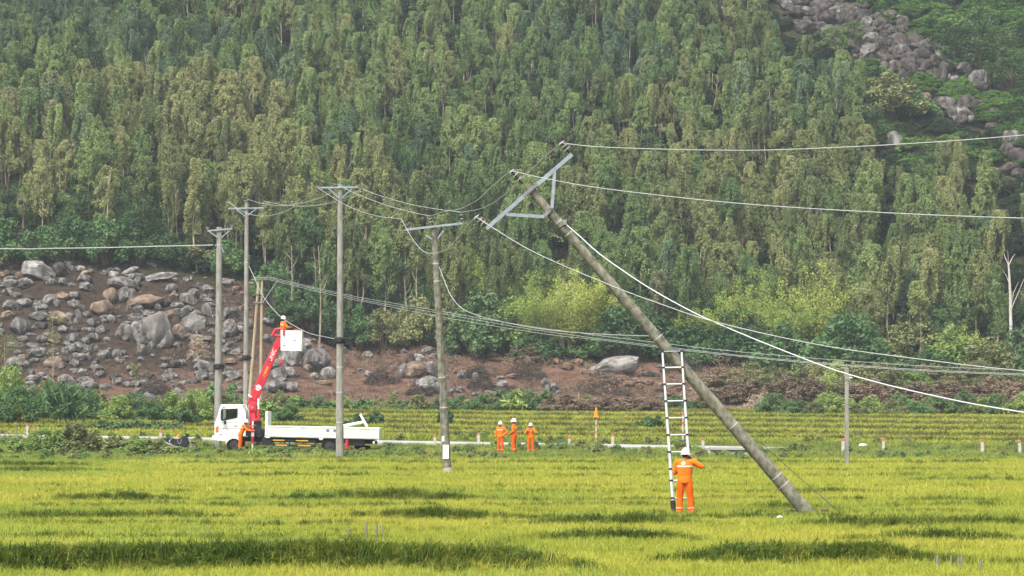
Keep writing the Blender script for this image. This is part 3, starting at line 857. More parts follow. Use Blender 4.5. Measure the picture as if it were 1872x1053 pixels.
# ---- terraces
tr = [make_tuft(50 + k, 26, 0.34, 0.42, 0.035, 0.6, L['rice_far']) for k in range(4)]
X, Y = frustum_points(166, 252, 5.0)
Yw = Y + lip_wob(X)
scatter('terrace_rice', np.stack([X, Y, Zs(X, Y)], -1), 0.8 + 0.6 * RNG.random(len(X)), RNG.integers(0, 4, len(X)), tr, 'yellow green rice on the low terraces beyond the road', lean=0.15)
lt = [make_tuft(60 + k, 26, 0.50, 0.35, 0.035, 1.3, L['lip']) for k in range(4)]
P, S = [], []
edges = [168.0] + LIPS
for a, b in zip(edges[:-1], edges[1:]):
    n = 2600
    X = (RNG.random(n) * 2 - 1) * 0.225 * b
    Y = b - lip_wob(X) - RNG.random(n) * (b - a) * 0.15
    k = fbm(X, Y, 0.10, 41) > 0.26
    X, Y = X[k], Y[k]
    P.append(np.stack([X, Y, Zs(X, Y)], -1)); S.append(0.6 + 0.55 * RNG.random(len(X)))
P = np.concatenate(P); S = np.concatenate(S)
scatter('terrace_edge_grass', P, S, RNG.integers(0, 4, len(P)), lt, 'brownish grass hanging over the edges of the terraces', lean=0.2)

# ------------------------------------------------------------------ the forest
def euc_tone(px, py, n):
    """which look a tree has, by where it stands on the slope"""
    w = {'olive': 1.1, 'green': 1.2, 'blue': 0.6, 'brown': 0.22}
    if px < 520 and 170 < py < 470: w['brown'] += .75; w['olive'] += 1.9; w['blue'] *= 0.4
    if px < 560 and py < 190: w['blue'] += 1.6; w['green'] += 0.7; w['brown'] *= 0.4
    if 560 < px < 1050 and py < 330: w['blue'] += 0.9; w['green'] += 0.6
    if px > 1050 and py < 300: w['olive'] += 0.7; w['blue'] += 0.4
    if px > 1000 and py > 300: w['brown'] += .6; w['olive'] += 1.5; w['blue'] *= 0.5
    if 560 < px < 1000 and py > 330: w['olive'] += 1.0; w['green'] += 0.6
    ks = list(w); t = n * sum(w.values())
    for k in ks:
        t -= w[k]
        if t <= 0: return k
    return ks[-1]

TREES = []
g = random.Random(5)
y = 286.0
while y < 428:
    x = -0.24 * y
    while x < 0.24 * y:
        X = x + g.uniform(-1.2, 1.2); Y = y + g.uniform(-2.0, 2.0)
        x += 2.5
        zz = Z1(X, Y); px, py = topx(X, Y, zz)
        foot = 293 if px < 440 else (293 - (px - 440) * 0.035 if px < 640 else 288.5)
        if Y < foot + 0.5: continue
        h = g.uniform(0.72, 1.18) * (1.06 if Y < 320 else 0.92)
        s = FPX / Y
        hp = 9.0 * h * s
        bad = Y < 322 and (abs(px - 1848) < 26)
        for dy in (0, 0.3, 0.6, 0.9):
            for dx in (-16, 0, 16):
                if in_rocks(px + dx, py - dy * hp): bad = True
        if bad: continue
        if in_vines(px, py - 20) and g.random() < 0.93: continue
        if in_vines(px, py - 0.8 * hp) and g.random() < 0.6: h *= 0.6
        n = float(vnoise(np.array([X]), np.array([Y]), 0.06, 4)[0])
        dk = 0.06 + (0.55 if (px < 300 and py > 395) else 0) + (0.3 if (px < 520 and py < 230) else 0) + (0.12 if py > 560 else 0) + (0.35 if px > 1560 and py < 420 else 0)
        kind = 'broad' if g.random() < dk else 'euc'
        TREES.append((Y, X, zz, px, py, kind, h, euc_tone(px, py - 60, 0.55 * n + 0.45 * g.random()), g.randrange(6), g.random()))
    y += 4.0
TREES.sort()
inview = lambda t: -40 < t[3] < 1912 and t[4] - 9.0 * t[6] * FPX / t[0] < 1053 and t[4] > -20
ELAB = {
    'green': ('slender plantation tree with a loose mid green crown on a thin pale trunk', 'mid green plantation trees on the hillside'),
    'olive': ('slender plantation tree with a loose olive crown on a thin pale trunk', 'olive plantation trees on the hillside'),
    'blue': ('slender plantation tree with a dark bluish green crown on the hillside', 'bluish green plantation trees on the hillside'),
    'brown': ('slender plantation tree with a thin browning crown on a pale trunk', 'browning plantation trees on the hillside'),
}
def zone(px, py):
    if py < 250: return 'high on the slope at ' + ('upper left' if px < 624 else 'upper middle' if px < 1248 else 'upper right')
    if px < 440: return 'on the slope above the boulders at left'
    if px < 640: return 'behind the bucket truck and its poles'
    if px < 900: return 'behind the middle pole'
    if px < 1250: return 'behind the leaning pole'
    if px < 1560: return 'right of the leaning pole, above the bamboo'
    return 'at far right, near the bleached dead tree'
count = {'euc': 0, 'broad': 0}
rest = []
for t in TREES:
    Y, X, zz, px, py, kind, h, tone, si, rz = t
    if not inview(t) and -300 < px < 2200: rest.append(t); continue
    if not inview(t): continue
    if count[kind] >= (300 if kind == 'euc' else 120): rest.append(t); continue
    count[kind] += 1
    if kind == 'euc':
        lab, grp = ELAB[tone]; lab = ' '.join(lab.split(' on ')[0].split(' with ')[1].split()[1:]); lab = 'slender tree with ' + lab + ' ' + zone(px, py - 60); grp += ', ' + zone(px, py - 60)
        tm, cm = EUC[si]; cm = cm[tone]
        root = thing('plantation_tree', (X, Y, zz), lab, 'tree', grp, (0, 0, rz * 6.28))
        k = (0.95 + 0.35 * rz) * h
    else:
        tn = 'dark' if rz < 0.7 else 'green'
        lab, grp = ('broad bushy tree with a dense dark green crown among the slim trees', 'dark bushy trees on the hillside') if tn == 'dark' else ('broad bushy tree with a mid green crown among the slim trees', 'mid green bushy trees on the hillside')
        lab = 'broad bushy tree with a %s crown %s' % ('dark green' if tn == 'dark' else 'mid green', zone(px, py - 60)); grp += ', ' + zone(px, py - 60)
        tm, cm = BROAD[si % 4]; cm = cm[tn]
        root = thing('broadleaf_tree', (X, Y, zz), lab, 'tree', grp, (0, 0, rz * 6.28))
        k = h
    place(tm, 'trunk', root, sc=(k, k, h)); place(cm, 'crown', root, sc=(k, k, h))
protos = []
for tm, cm in EUC[:4]:
    for tn in ('green', 'olive', 'blue', 'brown'): protos.append([tm, cm[tn]])
for tm, cm in BROAD[:2]: protos.append([tm, cm['dark']])
P, S, I = [], [], []
for (Y, X, zz, px, py, kind, h, tone, si, rz) in rest:
    P.append((X, Y, zz)); S.append((h * (.95 + 0.35 * rz), h * (.95 + 0.35 * rz), h) if kind == 'euc' else (h, h, h))
    I.append((si % 4) * 4 + ('green', 'olive', 'blue', 'brown').index(tone) if kind == 'euc' else 16 + si % 2)
print('trees', count, 'rest', len(rest))
scatter('upper_forest', np.array(P), np.array(S), I, protos, 'dense plantation forest covering the upper hillside')

# undergrowth between the trunks
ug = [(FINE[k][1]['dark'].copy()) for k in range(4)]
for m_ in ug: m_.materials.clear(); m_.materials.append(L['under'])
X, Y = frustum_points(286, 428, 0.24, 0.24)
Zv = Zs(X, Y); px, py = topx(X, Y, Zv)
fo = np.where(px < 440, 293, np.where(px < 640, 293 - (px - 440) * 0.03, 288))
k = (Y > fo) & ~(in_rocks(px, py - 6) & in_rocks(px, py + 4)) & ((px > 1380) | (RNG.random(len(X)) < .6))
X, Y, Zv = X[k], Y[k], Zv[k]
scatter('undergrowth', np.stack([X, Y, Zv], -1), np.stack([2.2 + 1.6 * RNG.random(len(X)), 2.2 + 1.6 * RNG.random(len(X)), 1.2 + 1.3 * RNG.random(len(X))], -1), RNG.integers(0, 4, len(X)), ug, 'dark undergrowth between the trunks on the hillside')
vn = [(FINE[k % 4][1]['dark'].copy()) for k in range(5)]
for m_ in vn: m_.materials.clear(); m_.materials.append(L['vine'])
X, Y = frustum_points(330, 440, 0.42, 0.24)
Zv = Zs(X, Y); px, py = topx(X, Y, Zv)
k = (in_vines(px, py) & ~in_rocks(px, py - 8) & ~in_rocks(px, py)) | ((px > 1440) & (py < 330) & in_rocks(px, py) & (py > 120) & (fbm(X, Y, .16, 77) < .45)) | ((px > 1560) & (py < 330) & ~in_rocks(px, py) & (fbm(X, Y, .10, 79) > .60))
X, Y, Zv = X[k], Y[k], Zv[k]
scatter('vine_cover', np.stack([X, Y, Zv], -1), np.stack([3.0 + 2 * RNG.random(len(X)), 3.0 + 2 * RNG.random(len(X)), 0.9 + 1.3 * RNG.random(len(X))], -1), RNG.integers(0, 5, len(X)), vn, 'bright green creepers smothering the upper right slope')

# ---- named bushes: (column, base row, width, height in photo pixels, tone, kind)
BL = {'dark': 'dark green', 'teal': 'blue green', 'light': 'light green', 'olive': 'olive', 'dry': 'dry brown'}
def shrub(px, py, w, h, tone, where, spiky=False, y0=40.0, seed=[0], Yfix=None):
    seed[0] += 1
    if Yfix:
        X = (px - 936) / FPX * Yfix; p = Vector((X, Yfix, Z1(X, Yfix)))
    else: p = hit(px, py, y0)
    s = FPX / p.y
    proto = SPIKY[seed[0] % 3] if spiky else FINE[seed[0] % 4] if w / s > 1.9 else SHR[seed[0] % 5]
    W = w / s * 1.15; Hh = h / s * 1.28
    root = thing('shrub', p, '%s %s shrub %s' % (BL[tone], 'spiky leaved' if spiky else 'leafy' if tone != 'dry' else 'withered', where), 'shrub', '%s shrubs %s' % (BL[tone] + (' spiky' if spiky else ''), where), (0, 0, random.random() * 6.28))
    place(proto[0], 'stem', root, sc=(W, W, Hh)); place(proto[1][tone], 'foliage', root, sc=(W, W, Hh))
    return root
def bamboo(px, py, w, h, where, i=[0]):
    i[0] += 1
    p = hit(px, py, 250); s = FPX / p.y
    a, b = BAM[i[0] % 3]
    root = thing('bamboo_clump', p, 'feathery yellow green bamboo clump ' + where, 'bamboo', 'bamboo clumps ' + where, (0, 0, random.random() * 6.28))
    kx, kz = w / s / 6.0, h / s / 6.2
    place(a, 'stem', root, sc=(kx, kx, kz)); place(b, 'foliage', root, sc=(kx, kx, kz))
W_LEFT = 'in the thicket behind the road at left'
for a in [(15, 772, 70, 100, 'light'), (-25, 775, 80, 80, 'dark'), (32, 777, 70, 62, 'dark'), (62, 774, 60, 60, 'teal'), (88, 772, 62, 74, 'olive'), (40, 778, 40, 45, 'light'), (150, 775, 60, 60, 'dark'), (168, 774, 48, 54, 'teal'), (182, 772, 40, 56, 'olive'), (212, 776, 64, 50, 'light'), (246, 773, 54, 50, 'teal'), (276, 776, 60, 40, 'dark'), (300, 770, 60, 46, 'olive'), (325, 772, 62, 52, 'light'), (358, 774, 64, 54, 'light'), (388, 766, 44, 62, 'teal'), (345, 780, 50, 34, 'dark'), (415, 775, 50, 50, 'olive'), (425, 765, 40, 60, 'teal')]:
    shrub(*a, W_LEFT, y0=166)
for a in [(112, 776, 62, 78, 'dark'), (128, 776, 60, 66, 'teal')]:
    shrub(*a, W_LEFT, spiky=True, y0=166)
for k in range(9): shrub(180 + k * 17, 790 + (k % 2) * 2, 40, 22 - (k % 3) * 2, 'teal', 'in the low hedge beyond the road at left', y0=161)
for a in [(75, 824, 74, 44, 'light'), (100, 828, 60, 40, 'teal'), (112, 824, 56, 54, 'light'), (138, 828, 74, 58, 'olive'), (160, 826, 60, 50, 'olive'), (178, 828, 40, 34, 'light'), (40, 826, 60, 30, 'light'), (245, 834, 80, 30, 'light'), (285, 836, 60, 28, 'olive'), (318, 836, 50, 18, 'light'), (210, 830, 50, 34, 'olive')]:
    shrub(*a, 'in the weedy mound before the road at left', Yfix=143.0)
for a in [(522, 776, 56, 36, 'dark'), (480, 772, 46, 42, 'light'), (500, 768, 40, 34, 'olive'), (664, 782, 44, 26, 'dark'), (690, 780, 26, 24, 'dark'), (645, 784, 40, 20, 'teal'), (814, 780, 30, 32, 'dark'), (1192, 786, 46, 24, 'dark'), (1170, 784, 24, 14, 'teal')]:
    shrub(*a, 'standing alone on the terraces behind the truck and poles', y0=166)
px0 = 500
while px0 < 995:
    if not (770 < px0 < 800): shrub(px0 + random.uniform(-6, 6), 756, random.uniform(34, 52), random.uniform(20, 38) * (1.1 if px0 > 860 else 1), random.choice(['teal', 'dark', 'teal', 'light', 'olive']), 'in the row below the red earth bank', y0=240, spiky=random.random() < 0.3)
    px0 += 19
for a in [(1010, 755, 60, 30, 'dry'), (1045, 757, 60, 34, 'dry'), (1075, 752, 50, 26, 'olive'), (1110, 755, 70, 30, 'dry'), (1150, 752, 70, 24, 'dry'), (1190, 755, 60, 20, 'dry'), (1235, 745, 50, 20, 'teal'), (1270, 752, 50, 18, 'teal'), (1300, 752, 60, 18, 'dry')]:
    shrub(*a, 'at the foot of the red bank in the middle', y0=240)
px0 = 1400
while px0 < 1890:
    shrub(px0 + random.uniform(-8, 8), 762 + random.uniform(-3, 2), random.uniform(40, 66), random.uniform(20, 40), random.choice(['light', 'teal', 'olive', 'light', 'dark' if px0 > 1650 else 'olive']), 'in the green strip above the right hand terraces', y0=236)
    px0 += 21
px0 = 1300
while px0 < 1890:
    shrub(px0 + random.uniform(-8, 8), 737 + random.uniform(-3, 3), random.uniform(50, 84), random.uniform(28, 44), 'dry' if random.random() < 0.85 else 'olive', 'in the withered scrub belt at right', y0=252)
    shrub(px0 + 12 + random.uniform(-8, 8), 712 + random.uniform(-6, 5), random.uniform(50, 84), random.uniform(26, 50), random.choice(['dry', 'olive', 'olive', 'dry', 'light']), 'in the scrub just below the forest at right', y0=262)
    px0 += 27
W_F = 'at the foot of the forest'
for a in [(880, 652, 110, 110, 'teal'), (935, 648, 100, 90, 'light'), (890, 560, 100, 80, 'light'), (825, 640, 80, 80, 'olive'), (760, 632, 70, 84, 'olive'), (700, 640, 80, 66, 'olive'), (655, 640, 60, 70, 'dark'), (610, 630, 70, 70, 'dark'), (560, 610, 70, 80, 'dark'), (500, 560, 80, 70, 'dark'), (520, 600, 60, 60, 'dark'), (1125, 655, 110, 90, 'dark'), (980, 658, 90, 50, 'dark'), (1065, 658, 90, 46, 'dark'), (1185, 656, 90, 84, 'dark'), (1250, 664, 100, 66, 'dark'), (1300, 672, 90, 70, 'dark'), (1350, 668, 100, 90, 'dark'), (1430, 680, 100, 80, 'dark'), (1545, 694, 150, 116, 'dark'), (1600, 696, 100, 70, 'dark'), (1650, 694, 120, 90, 'olive'), (1745, 696, 110, 84, 'light'), (1800, 700, 110, 74, 'olive'), (1862, 694, 84, 90, 'teal'), (1500, 690, 90, 60, 'dark'), (1700, 700, 90, 56, 'dark'), (1580, 640, 90, 90, 'teal'), (1680, 640, 90, 80, 'teal'), (1790, 640, 90, 70, 'teal'), (1240, 610, 110, 90, 'dark'), (1160, 600, 100, 90, 'dark')]:
    shrub(*a, W_F, y0=262)
for a in [(20, 486, 84, 80, 'dark'), (78, 482, 80, 60, 'dark'), (130, 480, 84, 84, 'dark'), (190, 482, 84, 80, 'dark'), (250, 482, 80, 76, 'dark'), (310, 484, 70, 50, 'dark'), (45, 478, 60, 54, 'dry'), (360, 490, 70, 60, 'olive'), (420, 500, 70, 60, 'dark'), (300, 470, 60, 40, 'dry')]:
    shrub(*a, 'along the top edge of the boulder slope', y0=262)
for a in [(985, 652, 150, 150), (1035, 655, 150, 160), (1080, 650, 150, 165), (1010, 610, 150, 130), (1060, 600, 140, 120), (1325, 665, 130, 130), (1375, 660, 140, 165), (1490, 665, 160, 180), (1440, 668, 130, 130), (915, 600, 120, 130), (880, 570, 110, 110), (1540, 650, 110, 120), (750, 560, 110, 110), (840, 560, 120, 100), (1750, 690, 110, 100), (1280, 650, 110, 100)]:
    bamboo(*a, 'in front of the forest')
for a in [(1625, 225, 120, 80, 'olive'), (1665, 220, 90, 60, 'dark'), (1585, 210, 90, 60, 'olive')]:
    shrub(*a, 'below the boulder run at upper right', y0=300)
for (px, py, w, h) in [(1790, 150, 130, 130), (1745, 120, 90, 80), (1850, 180, 90, 90), (1520, 110, 70, 60), (1560, 90, 60, 50)]:
    p = hit(px, py, 300); s = FPX / p.y
    root = thing('broadleaf_tree', p, 'dark rounded tree rising from the creepers at upper right', 'tree', 'dark trees in the creepers', (0, 0, px))
    tm, cm = BROAD[px % 4]
    k = w / s / 4.6; kz = h / s / 6.0
    place(tm, 'trunk', root, sc=(k, k, kz)); place(cm['dark' if px > 1600 else 'green'], 'crown', root, sc=(k, k, kz))

# young saplings on the boulder slope
def sapling(px, py, h, w, label):
    p = hit(px, py, 170); s = FPX / p.y
    root = thing('sapling', p, label, 'tree')
    H = h / s; Wd = w / s
    mb = MB(); mb.tube([(0, 0, -0.2), (0.06, 0, H * .4), (-0.03, 0, H * .95)], [0.05, 0.04, 0.015], 6)
    mb.build('trunk', M['bark'], root)
    g = random.Random(px)
    cents = [(g.uniform(-.5, .5) * Wd, g.uniform(-.5, .5) * Wd, H * g.uniform(.52, 1.0)) for _ in range(22)]
    v, f = leaves(cents, 26, np.full(22, 0.22 * Wd), 0.24, droop=0.3, seed=px, aspect=3)
    me = mesh_np('crown', v, f, L['sh_olive']); place(me, 'crown', root)
sapling(96, 735, 170, 26, 'thin young tree with a wispy crown standing on the boulder slope')
sapling(248, 724, 60, 18, 'small yellowish sapling growing at the foot of the charred slope')
sapling(8, 700, 90, 40, 'leafy young tree at the left edge of the boulder slope')

# dead tree at right
def dead_tree():
    p = hit(1848, 676, 262); s = FPX / p.y
    root = thing('dead_tree', p, 'tall bleached dead tree with bare forked branches at right', 'tree')
    def q(px, py, dy=0): return PX(px, py, p.y + dy) - p
    mb = MB(); mb.tube([q(1848, 684), q(1848, 600), q(1847, 540), q(1845, 500), q(1843, 478)], [0.20, 0.18, 0.15, 0.11, 0.07], 8)
    mb.build('trunk', M['dead_wood'], root, True)
    for pts, r in (([q(1844, 485), q(1838, 472, .3), q(1835, 462, .5)], .05), ([q(1843, 482), q(1843, 468, -.2), q(1842, 458, -.3)], .05), ([q(1844, 486), q(1850, 472, .2), q(1856, 464, .4)], .05), ([q(1848, 567), q(1856, 548, -.3), q(1866, 525, -.6), q(1874, 505, -.8)], .07), ([q(1848, 560), q(1853, 535, .3), q(1862, 515, .6)], .05), ([q(1846, 520), q(1840, 505, .4), q(1832, 492, .6)], .035)):
        b = MB(); b.tube(pts, [r * (1 - 0.7 * i / (len(pts) - 1)) for i in range(len(pts))], 6); b.build('branch', M['dead_wood'], root, True)
dead_tree()
for (px, py, h, w, lab) in [(1688, 622, 80, 4.5, 'bare reddish trunk with a broken top beside the right hand forest'), (583, 640, 190, 4, 'tall bare pale trunk leaning behind the second pole'), (528, 600, 150, 3.5, 'bare leaning trunk above the bucket truck'), (742, 628, 120, 3.2, 'thin bare pale trunk rising beside the boulder heap'), (755, 630, 140, 3.2, 'thin straight trunk beside the heaped boulders')]:
    p = hit(px, py, 262); s = FPX / p.y
    root = thing('bare_tree', p, lab, 'tree')
    H = h / s; r = w / s / 2; k = random.Random(px)
    ln = k.uniform(-0.08, 0.08)
    ax = lambda t: Vector((ln * H * t + 0.15 * math.sin(t * 4), 0.1 * math.sin(t * 3), H * t))
    mb = MB(); mb.tube([ax(i / 6) - Vector((0, 0, .3 if i == 0 else 0)) for i in range(7)], [r * (1 - .65 * i / 6) for i in range(7)], 6); mb.build('trunk', M['bark'], root, True)
    for i in range(5):
        t = 0.55 + 0.09 * i; a = k.uniform(0, 6.28); b = MB(); q = ax(t)
        b.tube([q, q + Vector((math.cos(a) * .5, math.sin(a) * .5, .6)), q + Vector((math.cos(a) * .8, math.sin(a) * .8, 1.3))], [r * .4, r * .25, r * .1], 5); b.build('branch', M['bark'], root)

# leaning and broken pale trunks that show between the crowns
g = random.Random(77)
for (px, py, h, ln) in [(730, 300, 95, -.55), (520, 150, 110, -.08), (960, 330, 100, .25), (690, 200, 90, .05), (400, 330, 110, -.12), (190, 470, 150, .10), (330, 470, 140, -.05), (1250, 480, 120, .08), (1390, 470, 130, -.10), (1560, 520, 130, .05), (1160, 430, 100, -.2), (860, 150, 80, .12), (1030, 120, 80, -.1), (120, 150, 90, .06), (270, 190, 90, -.06), (1300, 230, 90, .1), (1700, 560, 130, -.06), (630, 430, 130, .06)]:
    p = hit(px, py, 262) if py < 640 else hit(px, py, 262); sc_ = FPX / p.y; H = h / sc_
    root = thing('bare_tree', p, 'bare %s trunk among crowns %s' % ('leaning' if abs(ln) > .15 else 'upright', zone(px, py - 40)), 'tree', 'bare trunks among the plantation trees, ' + zone(px, py - 40))
    ax = lambda t: Vector((ln * H * t + .2 * math.sin(t * 3 + px), -.6 + .1 * math.sin(t * 5), H * t))
    mb = MB(); mb.tube([ax(i / 6) - Vector((0, 0, .3 if i == 0 else 0)) for i in range(7)], [.11 * (1 - .6 * i / 6) for i in range(7)], 6); mb.build('trunk', M['bark'], root, True)
    for i in range(4):
        t = .5 + .13 * i; a = g.uniform(0, 6.28); b = MB(); q = ax(t); b.tube([q, q + Vector((math.cos(a) * .4, math.sin(a) * .4, .6)), q + Vector((math.cos(a) * .7, math.sin(a) * .7, 1.3))], [.04, .025, .01], 5); b.build('branch', M['bark'], root)

# ------------------------------------------------------------------ boulders
def make_rock(seed, flat=0.5):
    bm = bmesh.new(); bmesh.ops.create_icosphere(bm, subdivisions=4, radius=1)
    g = random.Random(seed); off = Vector((seed * 3.7, seed * 1.3, seed * 5.1))
    planes = []
    for _ in range(15 if seed % 2 else 6):
        d = Vector((g.gauss(0, 1), g.gauss(0, 1), g.gauss(0, 1))).normalized(); planes.append((d, g.uniform(0.60, 0.90) if seed % 2 else g.uniform(.72, .92)))
    for v in bm.verts:
        p = v.co.copy()
        for d, k in planes:
            e = p.dot(d)
            if e > k: p -= d * (e - k) * 0.95
        n = mnoise.noise(p * 1.3 + off) * 0.10 + mnoise.noise(p * 3.1 + off) * 0.05 + mnoise.noise(p * 7 + off) * 0.03
        cr = abs(mnoise.noise(p * 1.1 - off)); crack = -0.14 * max(0, 1 - cr / 0.03)
        v.co = p * (1 + n + crack)
    xs = [v.co.x for v in bm.verts]; ys = [v.co.y for v in bm.verts]; zs = [v.co.z for v in bm.verts]
    sx, sy, sz = max(xs) - min(xs), max(ys) - min(ys), max(zs) - min(zs)
    for v in bm.verts: v.co = Vector((v.co.x / sx, v.co.y / sy, v.co.z / sz))
    me = bpy.data.meshes.new('boulder'); bm.to_mesh(me); bm.free()
    me.polygons.foreach_set('use_smooth', [True] * len(me.polygons)); me.set_sharp_from_angle(angle=R(17))
    return me
RTONE = ('grey', 'tan', 'pale', 'dark', 'red')
ROCKS = []
for s in range(12):
    b = make_rock(s + 1); b.materials.append(M['rock_grey'])
    ROCKS.append(dict(zip(RTONE, [b] + variants(b, [M['rock_' + t] for t in RTONE[1:]]))))
RC = [0]
TW = {'grey': 'grey', 'tan': 'tan', 'pale': 'pale', 'dark': 'dark', 'red': 'reddish'}
def rock(px, py, w, h, tone, where, label=None, tilt=None, y0=250):
    """centre and size in photo pixels; rests where its foot meets the slope"""
    RC[0] += 1; k = random.Random(RC[0] * 13 + 5)
    p = hit(px, py + h * 0.42, y0); s = FPX / p.y
    W, Hh = w / s, h / s
    D = min(W, Hh * 1.6) * k.uniform(0.8, 1.1)
    o = bpy.data.objects.new('boulder', ROCKS[k.randrange(12)][tone]); COL.objects.link(o)
    o.location = p + Vector((0, D * 0.12, Hh * 0.36))
    o.rotation_euler = (k.uniform(-.15, .15), R(tilt) if tilt is not None else k.uniform(-.25, .25), k.choice([0, math.pi]) + k.uniform(-.3, .3))
    o.scale = (W * 1.08, D, Hh * 1.12)
    size = 'big' if max(W, Hh) > 2.4 else 'middling' if max(W, Hh) > 1.2 else 'small'
    tag(o, label or '%s %s boulder %s' % (size, TW[tone], where), 'boulder', None if label else '%s %s boulders %s' % (size, TW[tone], where))
    return o
def zl(lst, ox, oy, sc, tone_default, where, y0=250, grow=1.06):
    for r_ in lst:
        x, y, w, h = r_[:4]
        tone = r_[4] if len(r_) > 4 and r_[4] else tone_default(r_) if callable(tone_default) else tone_default
        rock(ox + x * sc, oy + y * sc, w * sc * grow, h * sc * grow, tone, where, r_[5] if len(r_) > 5 else None, r_[6] if len(r_) > 6 else None, y0)
LEFT = [(215, 245, 165, 95, 'pale', 'pale broad boulder at the top left of the charred slope'), (355, 245, 80, 70, 'dark'), (435, 232, 40, 35), (485, 235, 50, 35, 'pale', 'whitish angular stone high on the charred slope'), (515, 265, 55, 35, 'tan'), (505, 295, 70, 45), (515, 342, 75, 45), (440, 395, 65, 38), (310, 317, 45, 35), (375, 313, 50, 35), (430, 330, 40, 20, 'pale'),
 (115, 275, 40, 40, 'tan'), (15, 275, 40, 30, 'tan'), (685, 272, 55, 45, 'pale'), (700, 245, 40, 25), (730, 325, 150, 70), (825, 318, 40, 55), (755, 400, 75, 85), (800, 400, 50, 80), (660, 395, 70, 75, 'tan', 'tan upright boulder standing above a low brown one'), (610, 470, 110, 80, 'tan', 'low brown boulder under the tan upright one'), (860, 435, 170, 65, 'tan', 'long tan slab boulder above the biggest heap', -10),
 (285, 430, 55, 60), (370, 405, 60, 45, 'tan'), (340, 445, 30, 45), (65, 455, 90, 60), (145, 443, 80, 45), (45, 512, 65, 50, 'tan'), (235, 525, 100, 50), (380, 540, 130, 65, 'tan', 'long tan boulder sloping down behind the thin young tree', 25), (120, 583, 100, 90, 'grey', 'split round grey boulder at the left of the charred slope'),
 (420, 525, 50, 45), (468, 510, 30, 60), (455, 555, 25, 50), (520, 510, 40, 35), (475, 465, 80, 30, 'grey', None, 15), (550, 560, 45, 45), (668, 540, 42, 42, 'pale'), (605, 605, 50, 45), (545, 610, 50, 30), (620, 545, 40, 20), (805, 520, 40, 25), (560, 650, 65, 50), (640, 660, 30, 25, 'pale'), (745, 615, 85, 85),
 (840, 630, 100, 130, 'grey', 'leftmost of the three biggest grey boulders leaning together'), (930, 600, 160, 180, 'grey', 'tallest pointed grey boulder in the biggest heap'), (985, 655, 100, 100, 'grey', 'dark faced boulder at the right foot of the biggest heap'), (1000, 545, 115, 90, 'tan', 'tan boulder lying on top of the biggest heap', 30), (1070, 620, 75, 90, 'tan'), (1065, 510, 80, 60), (1030, 355, 55, 45), (1045, 400, 50, 35, 'tan'), (1125, 420, 80, 70), (1165, 380, 55, 45), (1195, 340, 60, 40, 'dark'), (1128, 475, 40, 35), (1165, 560, 120, 90, 'pale', 'pale rough boulder beside the leftmost pole'), (1240, 480, 50, 70), (995, 430, 60, 50, 'dark'), (950, 470, 40, 35),
 (440, 650, 80, 50), (330, 660, 70, 50, 'tan'), (255, 660, 60, 40), (200, 700, 75, 35), (425, 710, 60, 50), (400, 685, 40, 30), (375, 605, 50, 40), (240, 735, 60, 40), (190, 740, 50, 35), (525, 715, 45, 40), (580, 720, 30, 35), (705, 745, 50, 45), (740, 740, 40, 25), (850, 725, 50, 65), (910, 700, 35, 40), (845, 780, 35, 25), (95, 805, 100, 65, 'pale'), (320, 795, 100, 55, 'tan', 'flat topped tan boulder above the sapling foot'), (445, 800, 50, 40), (565, 810, 35, 30), (185, 860, 40, 35), (210, 785, 45, 25), (130, 765, 60, 25, 'tan'), (455, 760, 35, 30), (525, 755, 40, 25), (495, 855, 50, 40, 'pale'), (600, 870, 55, 35), (398, 900, 75, 50, 'pale', 'pale round boulder at the lower edge of the charred slope'), (280, 895, 50, 20, 'pale'), (185, 925, 55, 25), (805, 870, 45, 35), (1195, 755, 65, 40), (1220, 820, 90, 60), (1195, 865, 50, 30), (985, 820, 50, 25), (1000, 780, 60, 25), (1090, 800, 45, 35), (1105, 920, 45, 22, 'pale'), (1060, 970, 65, 30, 'tan'), (980, 910, 40, 20, 'tan'), (765, 930, 45, 35), (5, 580, 20, 30), (5, 620, 30, 35), (200, 595, 25, 25), (190, 632, 50, 18), (140, 655, 50, 30), (85, 690, 90, 30), (780, 250, 100, 30, 'pale', None, 20), (950, 285, 160, 40, 'pale', 'pale weathered slab at the top of the charred slope', 14), (1040, 300, 50, 30)]
zl(LEFT, 0, 420, 0.304, 'grey', 'on the charred slope at left', grow=1.22)
BUCK = [(780, 480, 170, 150, 'pale', 'pale wedge boulder directly below the white bucket'), (690, 560, 190, 110, 'grey', 'rounded boulder behind the hanging crane hook'), (680, 640, 140, 100), (790, 640, 110, 90, 'pale'), (910, 400, 150, 180, 'pale', 'pale sloping boulder just right of the white bucket', 30), (1040, 520, 220, 210, 'grey', 'largest grey boulder between the bucket and the second pole'), (1155, 640, 120, 100, 'pale'), (1030, 670, 70, 50, 'pale'), (640, 775, 180, 110, 'grey', 'cracked grey boulder low on the bank above the truck bed'), (790, 780, 145, 85, 'grey', 'cracked grey boulder beside its larger twin above the truck bed'), (235, 665, 160, 80), (275, 445, 110, 60), (205, 535, 110, 50, 'tan'), (210, 370, 80, 60), (565, 310, 70, 70), (570, 150, 110, 60), (205, 210, 120, 140), (215, 60, 120, 110), (300, 220, 90, 60, 'pale'), (20, 600, 80, 100), (30, 665, 60, 50), (1120, 735, 130, 45, 'tan'), (1540, 655, 60, 55, 'pale'), (1535, 465, 80, 60), (1310, 420, 40, 60), (720, 705, 100, 30), (1090, 390, 50, 30), (960, 350, 50, 30, 'dark'), (400, 170, 60, 80), (960, 600, 70, 60, 'tan'), (600, 490, 70, 90, 'dark')]
zl(BUCK, 380, 560, 0.19, 'grey', 'on the bank behind the truck', grow=1.2)
